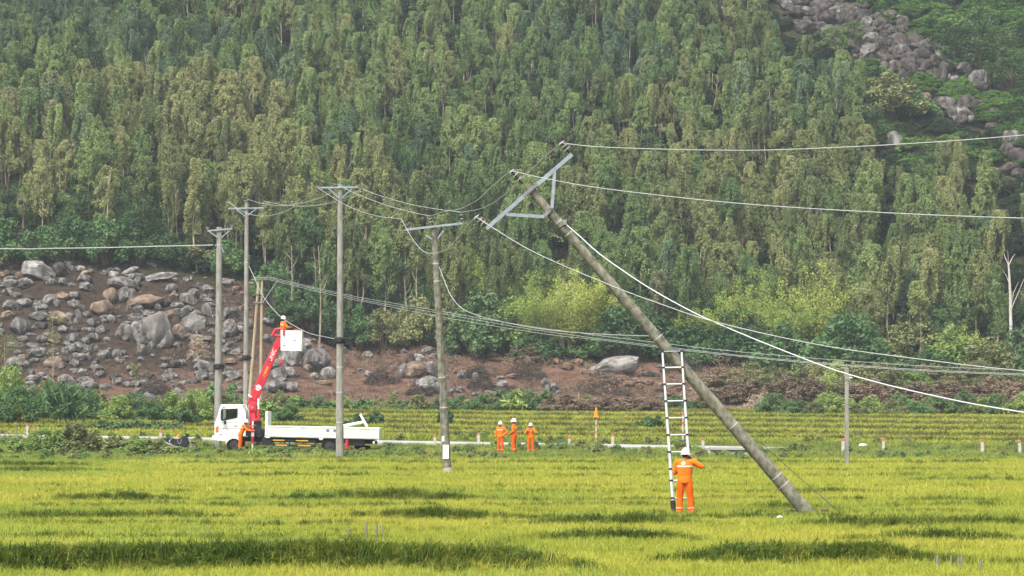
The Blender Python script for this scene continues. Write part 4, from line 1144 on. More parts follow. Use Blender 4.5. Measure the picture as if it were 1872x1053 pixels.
MID = [(740, 210, 100, 60), (575, 295, 70, 90, 'dark'), (655, 290, 95, 85, 'pale', 'pale domed boulder on top of the heap left of the third pole'), (790, 265, 70, 50), (980, 200, 140, 90, 'pale', 'pale tilted slab at the forest edge right of the third pole', 25), (620, 400, 170, 140, 'tan', 'large tan boulder in the heap left of the third pole'), (510, 410, 80, 120), (760, 400, 130, 150), (760, 540, 190, 140, 'pale', 'pale grey boulder at the foot of the heap by the third pole'), (620, 505, 80, 60), (950, 595, 80, 45), (1040, 585, 80, 55), (1065, 440, 80, 75), (1190, 470, 50, 80), (1440, 535, 110, 60), (1330, 610, 90, 30, 'pale'), (1670, 310, 150, 70, 'tan'), (1365, 260, 60, 40), (165, 255, 80, 60), (175, 440, 60, 50, 'pale'), (1520, 460, 150, 40, 'red'), (1860, 520, 60, 80), (960, 315, 40, 30, 'red'), (1260, 560, 60, 40, 'dark'), (30, 240, 40, 30, 'tan')]
zl(MID, 640, 600, 0.1923, 'grey', 'on the red bank', grow=1.25)
RGT = [(580, 265, 320, 120, 'pale', 'biggest pale flat boulder lying at the forest edge left of the ladder', 8), (300, 245, 90, 50, 'red'), (225, 275, 90, 55, 'red'), (110, 425, 90, 80, 'grey', 'grey leaning slab on the red bank above the roadside cone', 25), (150, 235, 60, 50, 'red'), (890, 425, 80, 70, 'red'), (740, 378, 80, 40, 'red'), (660, 400, 80, 40, 'red'), (620, 355, 90, 40, 'red'), (740, 415, 45, 40, 'red'), (800, 390, 60, 35, 'red'), (980, 400, 120, 60, 'red'), (500, 345, 80, 30, 'red'), (350, 310, 60, 40, 'tan'), (420, 320, 80, 40, 'red'), (1110, 440, 60, 30, 'red'), (690, 330, 70, 36, 'red'), (560, 390, 50, 30, 'red'), (820, 330, 120, 40, 'dark'), (1050, 470, 60, 40, 'red'), (160, 460, 40, 30), (60, 380, 50, 40, 'red'), (1000, 440, 70, 40, 'red'), (940, 470, 50, 30, 'red'), (470, 400, 40, 26, 'red'), (40, 470, 60, 40)]
zl(RGT, 980, 600, 0.2564, 'grey', 'in the rubble left of the ladder')
UR = [(340, 10, 80, 40), (395, 45, 110, 60), (230, 75, 90, 80), (300, 105, 50, 50), (250, 150, 90, 60), (410, 100, 80, 80), (485, 100, 110, 90), (140, 150, 100, 50, 'tan'), (345, 110, 50, 60), (530, 220, 90, 70, 'grey'), (500, 170, 100, 50), (540, 270, 110, 50), (650, 130, 80, 60), (715, 155, 80, 90), (610, 165, 90, 50), (690, 230, 130, 90), (620, 200, 90, 60), (770, 200, 70, 50), (750, 265, 100, 60), (865, 260, 90, 70, 'grey'), (640, 250, 80, 60), (700, 310, 90, 60), (750, 330, 90, 70), (815, 350, 60, 70), (850, 370, 60, 80), (895, 345, 70, 70), (940, 430, 60, 180, 'dark', 'tall narrow dark rock at the end of the upper right boulder run'), (900, 430, 40, 80), (590, 260, 60, 80), (470, 150, 60, 50), (570, 130, 50, 40), (920, 285, 30, 25, 'pale'), (1150, 460, 120, 130, 'grey'), (1030, 510, 90, 70), (1100, 520, 70, 60), (840, 550, 70, 60, 'tan', 'single tan boulder among the trees below the boulder run'), (955, 590, 110, 80, 'grey'), (1000, 630, 100, 70), (1080, 600, 100, 120), (1130, 600, 120, 70), (1195, 575, 120, 50, 'tan'), (1225, 640, 90, 70), (1310, 600, 70, 60), (1285, 460, 110, 50, 'tan'), (1300, 200, 60, 60, 'pale'), (1360, 210, 80, 60, 'tan'), (670, 810, 125, 120, 'grey', 'lone big round boulder among the trees under the top wire'), (1340, 790, 120, 110, 'grey'), (1310, 860, 90, 100), (1370, 900, 90, 120), (1370, 980, 80, 60), (1220, 720, 80, 60), (1320, 690, 90, 60), (1210, 20, 100, 40), (1320, 10, 80, 30), (440, 190, 60, 40), (580, 90, 60, 40), (180, 110, 60, 40), (800, 300, 60, 50), (660, 290, 60, 50), (960, 540, 70, 50), (1060, 660, 80, 50), (360, 160, 60, 40), (300, 30, 70, 40)]
zl(UR, 1420, 0, 0.3229, 'dark', 'on the upper right slope', 310)
# small loose stones
k = random.Random(3)
for i in range(40):
    a = k.random()
    if a < 0.62:
        px, py = k.uniform(0, 400), k.uniform(500, 715); t = 'grey' if k.random() < .8 else 'pale'
        rock(px, py, k.uniform(6, 12), k.uniform(4, 8), t, 'scattered over the charred slope at left')
    else:
        px, py = k.uniform(400, 1240), k.uniform(665, 735); t = k.choice(['red', 'grey', 'tan', 'pale'])
        rock(px, py, k.uniform(6, 14), k.uniform(4, 8), t, 'scattered over the red bank')
print('rocks', RC[0])
def small_rocks(tone, n=4):
    out = []
    for s_ in range(n):
        bm = bmesh.new(); bmesh.ops.create_icosphere(bm, subdivisions=2, radius=.5)
        for v in bm.verts: v.co *= 1 + .55 * mnoise.noise(v.co * 2.6 + Vector((s_ * 4.1, 2, s_)))
        me = bpy.data.meshes.new('stone'); bm.to_mesh(me); bm.free(); me.materials.append(M['rock_' + tone]); out.append(me)
    return out
ST = small_rocks('grey') + small_rocks('dark', 3) + small_rocks('red', 3)
X, Y = frustum_points(253, 296, 1.5, 0.215)
Zv = Zs(X, Y); px, py = topx(X, Y, Zv)
cl = fbm(X, Y, 0.22, 61)
k = (cl > 0.36 + 0.30 * RNG.random(len(X))) & (px < 1290) & ((px < 470) | (RNG.random(len(X)) < .6)) & ((px < 460) | (Y < 289))
X, Y, Zv, px = X[k], Y[k], Zv[k], px[k]
sz = np.where(px < 450, 0.18 + 1.25 * RNG.random(len(X)) ** 3.2, 0.12 + .6 * RNG.random(len(X)) ** 3.5)
ix = np.where(px < 430, RNG.integers(0, 7, len(X)), np.where(RNG.random(len(X)) < .55, RNG.integers(7, 10, len(X)), RNG.integers(0, 7, len(X))))
scatter('loose_stones', np.stack([X, Y, Zv + sz * .1], -1), np.stack([sz * 1.3, sz, sz * .8], -1), ix, ST, 'loose stones and rubble strewn over the bare slope')
stub = [make_tuft(70 + q, 16, .55, .35, .022, 1.1, M['twig_dk']) for q in range(3)] + [make_tuft(74 + q, 22, .5, .4, .02, 1.2, M['twig']) for q in range(3)] + [make_tuft(78 + q, 26, .5, .45, .022, 1.1, L['sh_dry']) for q in range(3)] + [make_tuft(82 + q, 26, .5, .45, .024, 1.0, L['verge']) for q in range(2)]
X, Y = frustum_points(252, 300, 1.1, 0.22)
Zv = Zs(X, Y); px, py = topx(X, Y, Zv)
cl = fbm(X, Y, .18, 71)
ly = RNG.random(len(X))
ix = np.where(px < 460, np.where(ly < .6, 0, 3), np.where(px < 980, np.where(ly < .45, 0, 3), np.where(ly < .25, 3, 6))) + RNG.integers(0, 3, len(X))
gk = (px > 900) & (fbm(X, Y, .11, 75) > .52) & (ly > .4); ix = np.where(gk, 9 + RNG.integers(0, 2, len(X)), ix)
k = (cl > .46 - .12 * smooth(1000, 1400, px)) & ((px < 1872 + 60)) & (Y < np.where(px < 440, 300, 289))
X, Y, Zv, ix = X[k], Y[k], Zv[k], ix[k]
scatter('dry_stubble', np.stack([X, Y, Zv], -1), .5 + .9 * RNG.random(len(X)), ix, stub, 'burnt stubble and dry grass covering the bare bank', lean=.3)
X, Y = frustum_points(315, 428, 0.55, 0.21)
Zv = Zs(X, Y); px, py = topx(X, Y, Zv)
k = in_rocks(px, py + 6) & ((fbm(X, Y, .16, 77) > .50) | ((py < 120) & (RNG.random(len(X)) < .85)))
X, Y, Zv = X[k], Y[k], Zv[k]
sz = 0.7 + 1.9 * RNG.random(len(X)) ** 1.8
UP = [c['dark'] for c in ROCKS[:6]] + [c['grey'] for c in ROCKS[6:8]]
scatter('boulder_rubble', np.stack([X, Y, Zv + sz * .25], -1), np.stack([sz * 1.25, sz, sz * .9], -1), RNG.integers(0, 8, len(X)), UP, 'heaped dark boulders filling the upper right boulder run', lean=.35)

# brush piles: heaps of cut branches
def brush(px, py, w, h, tone, label, n=380):
    p = hit(px, py, 250); s = FPX / p.y; W, Hh = w / s, h / s
    g = random.Random(px * 3 + py)
    mb = MB()
    for i in range(n):
        a = g.uniform(0, 6.28); r = math.sqrt(g.random()) * 0.5
        c = Vector((math.cos(a) * r * W, math.sin(a) * r * min(W, 3.5), (1 - (2 * r) ** 2) * Hh * g.uniform(0.1, 1.0)))
        d = Vector((g.gauss(0, 1), g.gauss(0, 1), g.gauss(0.15, 0.55))).normalized() * g.uniform(0.3, 0.9)
        m_ = Vector((g.uniform(-.1, .1), g.uniform(-.1, .1), g.uniform(-.05, .1)))
        mb.tube([c - d * .5, c + m_, c + d * .5], [g.uniform(.02, .045), .028, .012], 3, cap=False)
    for i in range(5):
        a = g.uniform(0, 6.28); d = Vector((math.cos(a), math.sin(a) * .5, g.uniform(-.05, .3))) * g.uniform(1.0, 1.8)
        c = Vector((g.uniform(-.3, .3) * W, g.uniform(-.5, .5), Hh * g.uniform(.2, .6)))
        mb.tube([c - d * .5, c + Vector((0, 0, .08)), c + d * .5], [.07, .055, .03], 5)
    o = mb.build('brush_pile', M[tone]); o.location = p
    tag(o, label, 'brush pile')
for a in [(965, 668, 100, 46, 'twig', 'long heap of cut branches at the forest edge beside the tan boulder'), (960, 690, 80, 30, 'twig_dk', 'dark heap of branches below the long brush heap'), (700, 700, 70, 30, 'twig_dk', 'low charred brush heap left of the heaped boulders'), (765, 722, 50, 18, 'twig_dk', 'small charred brush heap at the foot of the boulder heap'), (880, 714, 60, 34, 'twig_dk', 'charred brush heap with pale sticks right of the third pole'), (935, 724, 50, 20, 'twig_dk', 'small dark brush heap above the shrub row'), (1100, 722, 110, 44, 'twig_dk', 'wide dark brush heap above the roadside cone'), (1060, 752, 110, 30, 'twig_pale', 'pale dry brush heap above the terraces near the cone'), (1325, 705, 110, 60, 'twig', 'tall grey brown brush heap behind the leaning pole'), (1390, 752, 90, 34, 'twig_pale', 'pale twiggy heap at the terrace edge right of the leaning pole'), (1250, 680, 90, 34, 'twig_dk', 'dark brush heap behind the top of the ladder'), (285, 722, 70, 30, 'twig_dk', 'black burnt brush heap at the foot of the charred slope'), (362, 655, 40, 50, 'twig_pale', 'pale dry brush heap beside the leftmost pole'), (870, 690, 50, 24, 'twig_dk', 'burnt stump heap in the middle of the red bank')]:
    brush(*a)

# ------------------------------------------------------------------ poles and wires
def shaft(root, p0, p1, r0, r1, material, n=18):
    mb = MB(); d = p1 - p0
    mb.tube([p0 - d.normalized() * 0.5] + [p0 + d * (i / 8) for i in range(9)], [r0] + [r0 + (r1 - r0) * i / 8 for i in range(9)], n)
    return mb.build('shaft', material, root, True, True)
def bar(root, name, a, b, w, h, material):
    d = (b - a); x = d.normalized(); y = Vector((0, 1, 0)); y = (y - x * y.dot(x)).normalized(); z = x.cross(y)
    rot = Matrix((x, y, z)).transposed()
    mb = MB()                                     # an angle section: two flanges
    mb.box((a + b) / 2, (d.length, 0.012, h), rot); mb.box((a + b) / 2 + rot @ Vector((0, w / 2 + 0.006, h / 2 - 0.006)), (d.length, w, 0.012), rot)
    return mb.build(name, material, root, False, True)
def ring(root, name, c, axis, r, h, material):
    mb = MB(); a = axis.normalized(); mb.tube([c - a * h / 2, c + a * h / 2], r, 18); return mb.build(name, material, root, True, True)
def insulator(root, a, b, sheds, r, pale=True):
    mb = MB(); d = b - a
    mb.tube([a, b], 0.028, 8, 0)
    for i in range(sheds):
        c = a + d * (0.18 + 0.74 * i / max(1, sheds - 1)); u = d.normalized()
        mb.tube([c - u * 0.012, c + u * 0.004, c + u * 0.022], [r, r, r * 0.35], 12, 1 if (pale and i % 2) else 0)
    return mb.build('insulator', [M['ins_dark'], M['ins_pale']], root, True, True)

# leaning pole
YF = 72.6
def leaning_pole():
    base, top = PX(1487, 950, YF), PX(964, 340, YF)
    root = thing('leaning_pole', base, 'mossy concrete power pole leaning steeply left over the paddy', 'power pole')
    ax = (top - base).normalized(); pr = Vector((ax.z, 0, -ax.x)).normalized()
    shaft(root, base, top, 0.185, 0.112, M['mossy'], 24)
    f = lambda px, py, dy=0.0: PX(px, py, YF + dy)
    bar(root, 'crossarm', f(889, 418, -0.16), f(1046, 282, -0.16), 0.08, 0.105, M['galv'])
    bar(root, 'brace', f(1014, 313, -0.19), f(1009, 381, -0.19), 0.05, 0.085, M['galv'])
    bar(root, 'brace', f(925, 392, -0.19), f(995, 396, -0.19), 0.05, 0.085, M['galv'])
    bar(root, 'clamp_plate', f(993, 397, -0.155), f(1010, 378, -0.155), 0.05, 0.10, M['dull_steel'])
    bar(root, 'clamp_plate', f(958, 357, -0.205), f(982, 336, -0.205), 0.05, 0.09, M['dull_steel'])
    for a, b in (((1041, 279), (1025, 260)), ((956, 336), (933, 312)), ((889, 414), (869, 396))):
        insulator(root, f(*a, -0.10), f(*b, -0.10), 6, 0.105)
    for (x, y, m_) in ((1027, 409, 'black'), (1038, 424, 'band'), (1199, 608, 'band'), (1335, 764, 'band'), (1413, 853, 'band'), (1426, 869, 'band'), (1020, 401, 'band')):
        t = (x - 964) / (1480 - 964); ring(root, 'band', top + (base - top) * t, ax, 0.112 + 0.073 * t + 0.005, 0.028, M[m_])
    mb = MB(); c = f(1033, 407, -0.14); mb.box(c, (0.10, 0.12, 0.14), bev=0.02); mb.build('cable_clamp', M['dull_steel'], root, False, True)
    # heaved soil where the buried part has levered up
    mb = MB(); g = random.Random(9)
    for i in range(60):
        a = g.uniform(0, 6.28); r = g.uniform(.1, .75); mb.ball((base.x - .22 + math.cos(a) * r * .8, base.y + math.sin(a) * r * .6 + .1, Z1(base.x, base.y) + .02), (g.uniform(.05, .12), g.uniform(.05, .11), g.uniform(.04, .14)), 7, 5)
    o = mb.build('soil_clods', mat('turned_soil', (0.075, 0.052, 0.034), 0.95, 0.3, 8)); tag(o, 'clods of turned dark soil round the foot of the leaning pole', None, None, 'stuff')
leaning_pole()

def upright_pole(label, px_b, py_b, px_t, py_t, Y, r0, r1, material, arm, collar=None, extra=None, bands=()):
    base, top = PX(px_b, py_b, Y), PX(px_t, py_t, Y)
    root = thing('power_pole', base, label, 'power pole')
    gz = Z1(base.x, base.y)
    b2 = Vector((base.x, base.y, min(base.z, gz)))
    shaft(root, b2, top, r0, r1, material)
    ax = (top - base).normalized()
    f = lambda px, py, dy=0.0: PX(px, py, Y + dy)
    for a, b in arm.get('arms', []): bar(root, 'crossarm', f(*a, -r1 - 0.05), f(*b, -r1 - 0.05), 0.06, 0.085, M['galv'] if not arm.get('dark') else M['dull_steel'])
    for a, b in arm.get('braces', []): bar(root, 'brace', f(*a, -r1 - 0.09), f(*b, -r1 - 0.09), 0.04, 0.055, M['galv'] if not arm.get('dark') else M['dull_steel'])
    for a, b in arm.get('ins', []): insulator(root, f(*a), f(*b), 5, 0.075)
    for py in (collar or []):
        t = (py - py_b) / (py_t - py_b); c = base.lerp(top, t); r = r0 + (r1 - r0) * t
        mb = MB(); mb.tube([c - ax * .16, c - ax * .1, c + ax * .1, c + ax * .16], [r + .02, r + .09, r + .10, r + .03], 16)
        mb.box(c + Vector((0, -r - .1, 0)), (.16, .12, .2), bev=.02); mb.box(c + Vector((r + .12, 0, .0)), (.14, .12, .16), bev=.02)
        mb.build('collar', M['black'], root, True, True)
    for py in bands:
        t = (py - py_b) / (py_t - py_b); r = r0 + (r1 - r0) * t
        ring(root, 'band', base.lerp(top, t), ax, r + .006, .05, M['band'])
    return root, f, ax
upright_pole('tallest upright concrete pole standing in front of the truck bed', 621, 836, 622, 337, 136.0, 0.20, 0.125, M['concrete'], dict(arms=[((584, 343), (655, 342))], braces=[((601, 345), (619, 361)), ((644, 345), (625, 361))], ins=[((586, 342), (579, 353)), ((662, 344), (660, 362)), ((584, 341), (580, 345))]), collar=[622], bands=[671, 717, 772])
upright_pole('grey concrete pole with a three post crossarm behind the truck cab', 449, 806, 451, 372, 163.0, 0.165, 0.115, M['concrete'], dict(arms=[((417, 381), (483, 380))], braces=[((432, 382), (447, 395)), ((468, 382), (454, 393))], ins=[((418, 380), (417, 368)), ((451, 374), (451, 364)), ((482, 380), (482, 368))]), collar=[654], bands=[480])
upright_pole('leftmost grey concrete pole, short, with a V braced crossarm', 398, 815, 401, 415, 154.0, 0.215, 0.155, M['concrete'], dict(arms=[((379, 422), (425, 418))], braces=[((382, 423), (397, 433)), ((420, 421), (405, 434)), ((405, 452), (409, 461))], ins=[((380, 420), (378, 414)), ((424, 418), (426, 410)), ((404, 452), (390, 448))]), collar=[670], bands=[448])
rE, fE, axE = upright_pole('concrete pole with a tilted crossarm and white plate near its foot', 818, 868, 793, 412, 110.0, 0.175, 0.125, M['mossy'], dict(arms=[((740, 420), (846, 408))], braces=[((779, 430), (790, 437)), ((811, 421), (800, 436))], ins=[((741, 419), (733, 400)), ((791, 411), (786, 395)), ((845, 407), (843, 388))], dark=False), bands=[482, 514, 690, 745])
mb = MB(); mb.box(fE(815, 826, -0.185), (0.24, 0.015, 0.56), bev=0.005); mb.build('white_plate', M['white_paint'], rE, False, True)
mb = MB(); mb.box(fE(810, 802, -0.175), (0.10, 0.012, 0.22), bev=0.004); mb.build('small_plate', M['white_paint'], rE, False, True)
mb = MB(); mb.tube([fE(806, 600, -0.17), fE(807, 700, -0.18), fE(806, 790, -0.19), fE(803, 845, -0.19)], 0.012, 6); mb.build('earth_wire', M['dull_steel'], rE, False, True)
mb = MB(); c = fE(818, 866); mb.tube([c - Vector((0, 0, .4)), c + Vector((0, 0, .22)), c + Vector((0, 0, .26))], [.20, .19, .16], 18); mb.build('footing', M['culvert'], rE, True, True)

def a_frame():
    Y = 226.0
    f = lambda px, py, dy=0.0: PX(px, py, Y + dy)
    base = f(466, 757); root = thing('double_pole', Vector((base.x, base.y, Z1(base.x, base.y))), 'twin leg tan concrete pole with a flat top behind the crane boom', 'power pole')
    for a, b in (((454, 757), (473, 512)), ((476, 757), (479, 512))):
        mb = MB(); p, q = f(*a), f(*b); mb.tube([p - Vector((0, 0, .6)), p, p.lerp(q, .5), q], [.15, .15, .125, .105], 14); mb.build('leg', M['tan_pole'], root, True, True)
    for a, b in (((460, 511), (488, 510)), ((464, 507), (491, 507)), ((467, 537), (482, 537)), ((463, 553), (482, 553))): bar(root, 'crossarm', f(*a, -.18), f(*b, -.18), .05, .09, M['dull_steel'])
    bar(root, 'brace', f(481, 552, -.18), f(507, 513, -.18), .04, .06, M['galv'])
    for x in (463, 475, 489): insulator(root, f(x, 507), f(x, 501), 3, .06)
    mb = MB(); c = f(476, 743); mb.tube([c - Vector((0, 0, .25)), c + Vector((0, 0, .25))], [.20, .20], 14); mb.build('collar', M['black'], root, True, True)
a_frame()
def small_post():
    Y = 123.0; f = lambda px, py, dy=0.0: PX(px, py, Y + dy)
    b = f(1547, 856); root = thing('utility_post', b, 'short thin concrete post standing in the right hand paddy', 'utility post')
    mb = MB(); mb.box((f(1547, 870) + f(1549, 673)) / 2, (.17, .15, (870 - 673) * Y / FPX), bev=.02); mb.build('shaft', M['concrete'], root, False, True)
    for y in (687, 691):
        mb = MB(); c = f(1552, y, -.05); mb.tube([c, c + Vector((.14, -.02, 0))], [.05, .035], 8); mb.build('insulator', M['ins_pale'], root, True, True)
    bar(root, 'bracket', f(1544, 694, -.09), f(1556, 694, -.09), .04, .05, M['dull_steel'])
small_post()

def catmull(P, per=10):
    out = []
    P = [P[0] * 2 - P[1]] + P + [P[-1] * 2 - P[-2]]
    for i in range(1, len(P) - 2):
        for k in range(per):
            t = k / per; a, b, c, d = P[i - 1], P[i], P[i + 1], P[i + 2]
            out.append(0.5 * ((2 * b) + (c - a) * t + (2 * a - 5 * b + 4 * c - d) * t * t + (3 * b - a - 3 * c + d) * t ** 3))
    out.append(P[-2]); return out
def wire(label, pts, Y0, Y1, r, material='wire', group=None):
    n = len(pts); L_ = [0.0]
    for a, b in zip(pts[:-1], pts[1:]): L_.append(L_[-1] + math.hypot(b[0] - a[0], b[1] - a[1]))
    P = []
    for (x, y), l in zip(pts, L_):
        t = l / L_[-1]; Y = 1.0 / ((1 - t) / Y0 + t / Y1); P.append(PX(x, y, Y))
    mb = MB(); mb.tube(catmull(P), r, 5)
    o = mb.build('wire', M[material], None, True)
    return tag(o, label, 'power line')
wire('top wire leaving the raised end of the leaning crossarm to the right', [(1025, 261), (1075, 267), (1150, 271), (1300, 274.5), (1420, 274), (1640, 264), (1872, 247), (2300, 205)], YF - .1, 52, 0.011)
wire('wire from the tip insulator of the leaning pole to the right', [(933, 312), (1000, 327), (1110, 345.5), (1340, 371), (1600, 388), (1872, 399), (2300, 408)], YF - .1, 52, 0.011)
wire('wire from the lowest insulator of the leaning crossarm to the right', [(869, 396), (973, 459), (1110, 519), (1200, 553), (1310, 589), (1500, 631), (1700, 659), (1872, 678), (2300, 712)], YF - .1, 52, 0.011)
wire('thick white cable sagging from the leaning pole to the right', [(1036, 411), (1060, 432), (1100, 467), (1180, 522), (1260, 567), (1325, 597), (1440, 644), (1550, 684), (1700, 722), (1872, 754), (2300, 815)], YF - .14, 48, 0.015, 'wire_white')
wire('wire from the leaning pole tip down to the middle pole top', [(933, 312), (900, 341), (872, 366), (840, 382), (812, 387), (786, 395)], YF - .1, 110, 0.012)
wire('wire from the raised crossarm end down to the middle pole arm', [(1025, 261), (985, 297), (946, 336), (920, 358), (892, 376), (868, 384), (843, 388)], YF - .1, 110, 0.012)
wire('wire looping under the middle pole to its left arm', [(869, 396), (852, 416), (836, 436), (815, 456), (795, 463), (775, 460), (755, 438), (733, 400)], YF - .1, 110, 0.012)
wire('wire from the tall pole left arm to the middle pole left arm', [(579, 342), (620, 368), (650, 383), (690, 395), (732, 400)], 136, 110, 0.013)
wire('wire from the tall pole tip to the middle pole tip', [(623, 340), (650, 354), (700, 373), (745, 386), (786, 395)], 136, 110, 0.013)
wire('wire from the tall pole right arm to the middle pole right arm', [(662, 345), (690, 356), (740, 371), (790, 381), (843, 388)], 136, 110, 0.013)
wire('wire from the cab pole left insulator to the tall pole', [(417, 368), (440, 385), (475, 395), (515, 389), (550, 370), (579, 346)], 163, 136, 0.014)
wire('wire from the cab pole tip to the tall pole', [(451, 364), (480, 372), (520, 376), (565, 368), (600, 355), (622, 340)], 163, 136, 0.014)
wire('wire from the cab pole right insulator to the tall pole', [(482, 368), (510, 373), (545, 377), (590, 374), (630, 362), (660, 347)], 163, 136, 0.014)
wire('twisted cable leaving the leftmost pole to the left edge', [(390, 448), (300, 450), (200, 452.5), (100, 454), (0, 454.5), (-350, 446)], 154, 190, 0.03)
wire('service cable sagging from the cab pole to the tall pole collar', [(455, 486), (467, 512), (480, 540), (500, 566), (521, 585), (560, 607), (590, 615), (616, 620)], 163, 136, 0.016)
wire('service cable sagging from the tall pole collar to the middle pole', [(626, 619), (667, 613), (711, 590), (750, 556), (785, 512), (797, 488)], 136, 110, 0.007, 'wire_dark')
wire('service cable hanging from the middle pole to the leaning pole', [(803, 488), (812, 512), (823, 538), (840, 560), (863, 573), (900, 584), (980, 600), (1080, 610), (1205, 615)], 110, YF + .2, 0.012)
for lab, pts in (('upper wire of three leaving the twin leg pole', [(491, 506), (626, 537), (700, 551), (800, 568), (985, 599), (1249, 632), (1440, 651), (1671, 668), (1872, 677), (2300, 694)]),
                 ('middle wire of three leaving the twin leg pole', [(489, 508), (626, 540), (700, 555), (800, 572), (985, 604), (1249, 638), (1460, 660), (1671, 675), (1872, 684), (2300, 700)]),
                 ('lowest wire of three leaving the twin leg pole', [(486, 510), (624, 543), (680, 554), (800, 578), (985, 609), (1100, 622), (1246, 640), (1460, 662), (1671, 677), (1872, 686), (2300, 703)])):
    wire(lab, pts, 226, 120, 0.013)
wire('thin dark wire from the short post towards the tall pole, upper', [(1545, 693), (1345, 690), (1100, 684), (850, 677), (628, 671)], 123, 136, 0.006, 'wire_dark')
wire('thin dark wire from the short post towards the tall pole, lower', [(1545, 695), (1400, 699), (1200, 705), (900, 716), (628, 717)], 123, 136, 0.006, 'wire_dark')
# guy wire of the leaning pole
gb = PX(1542, 943, 72.9); gt = PX(1388, 806, YF - .1)
mb = MB(); mb.tube([gt, gt.lerp(gb, .35) - Vector((0, 0, .03)), gb], 0.008, 5)
o = mb.build('guy_wire', M['wire_dark']); tag(o, 'slack dark guy wire from the leaning pole to the ground', 'guy wire')
mb = MB(); a, b = gt.lerp(gb, .70), gt.lerp(gb, .86); mb.tube([a, a.lerp(b, .15), a.lerp(b, .85), b], [.008, .02, .02, .008], 8); t_ = mb.build('turnbuckle', M['dull_steel'], None)
t_.parent = o

# ------------------------------------------------------------------ ladder
def ladder():
    Y0, Y1 = 71.75, 72.43
    lb, lt_ = PX(1232, 944, Y0), PX(1211, 643, Y1)
    rb, rt = PX(1266, 944, Y0), PX(1246, 642, Y1)
    root = thing('telescopic_ladder', lb, 'silver telescopic ladder standing against the leaning pole', 'ladder')
    for a, b in ((lb, lt_), (rb, rt)):
        mb = MB(); mb.tube([a.lerp(b, .0), a.lerp(b, .33), a.lerp(b, .331), a.lerp(b, .66), a.lerp(b, .661), b], [.042, .042, .037, .037, .032, .030], 12); mb.build('rail', M['alu'], root, True, True)
    for py in (643, 672.5, 703, 734, 765, 796, 827, 858, 879, 911):
        t = (944 - py) / (944 - 643); p, q = lb.lerp(lt_, t), rb.lerp(rt, t)
        r = .030 if py < 700 else .036 if py < 800 else .041
        mb = MB(); mb.tube([p, q], .020 if py > 650 else .015, 8); rg = mb.build('rung', M['alu'] if py > 650 else M['galv'], root, True, True)
        u = (lt_ - lb).normalized()
        for c in (p, q):
            mb = MB(); mb.tube([c - u * .022, c + u * .022], r + .012, 12); mb.build('collar', M['black'], root, True, True)
    for a, b in ((lb, lt_), (rb, rt)):
        u = (b - a).normalized(); mb = MB(); mb.tube([a + u * .10, a + u * .14, a + u * .36, a + u * .42], [.05, .055, .075, .06], 12); mb.build('grip', M['black'], root, True, True)
        mb = MB(); mb.tube([a - u * .12, a + u * .09], [.045, .045], 10); mb.build('foot', M['alu'], root, True, True)
ladder()

# ------------------------------------------------------------------ people
def remeshed(mb, name, mats, vox, sm=3):
    me = mb.mesh(name + '_raw', mats)
    ob = bpy.data.objects.new(name + '_raw', me); COL.objects.link(ob)
    rm = ob.modifiers.new('r', 'REMESH'); rm.mode = 'VOXEL'; rm.voxel_size = vox; rm.use_smooth_shade = True
    s = ob.modifiers.new('s', 'SMOOTH'); s.factor = 0.5; s.iterations = sm
    dg = bpy.context.evaluated_depsgraph_get()
    out = bpy.data.meshes.new_from_object(ob.evaluated_get(dg)); out.name = name
    bpy.data.objects.remove(ob); bpy.data.meshes.remove(me)
    out.materials.clear()
    for m_ in (mats if isinstance(mats, (list, tuple)) else [mats]): out.materials.append(m_)
    out.polygons.foreach_set('use_smooth', [True] * len(out.polygons))
    return out
def limb(mb, pts, rad, n=12):
    for p, r in zip(pts, rad): mb.ball(p, r, n, 8)
    for i in range(len(pts) - 1): mb.tube([pts[i], pts[i + 1]], [rad[i], rad[i + 1]], n)
def oval(mb, rings, n=20):
    """stack of ellipses (centre, rx, ry)"""
    vs = []
    for c, rx, ry in rings:
        for k in range(n):
            a = 2 * math.pi * k / n; vs.append((c[0] + rx * math.cos(a), c[1] + ry * math.sin(a), c[2]))
    fs = [tuple(range(n - 1, -1, -1)), tuple((len(rings) - 1) * n + k for k in range(n))]
    for i in range(len(rings) - 1):
        for k in range(n): fs.append((i * n + k, i * n + (k + 1) % n, (i + 1) * n + (k + 1) % n, (i + 1) * n + k))
    mb.add(vs, fs)
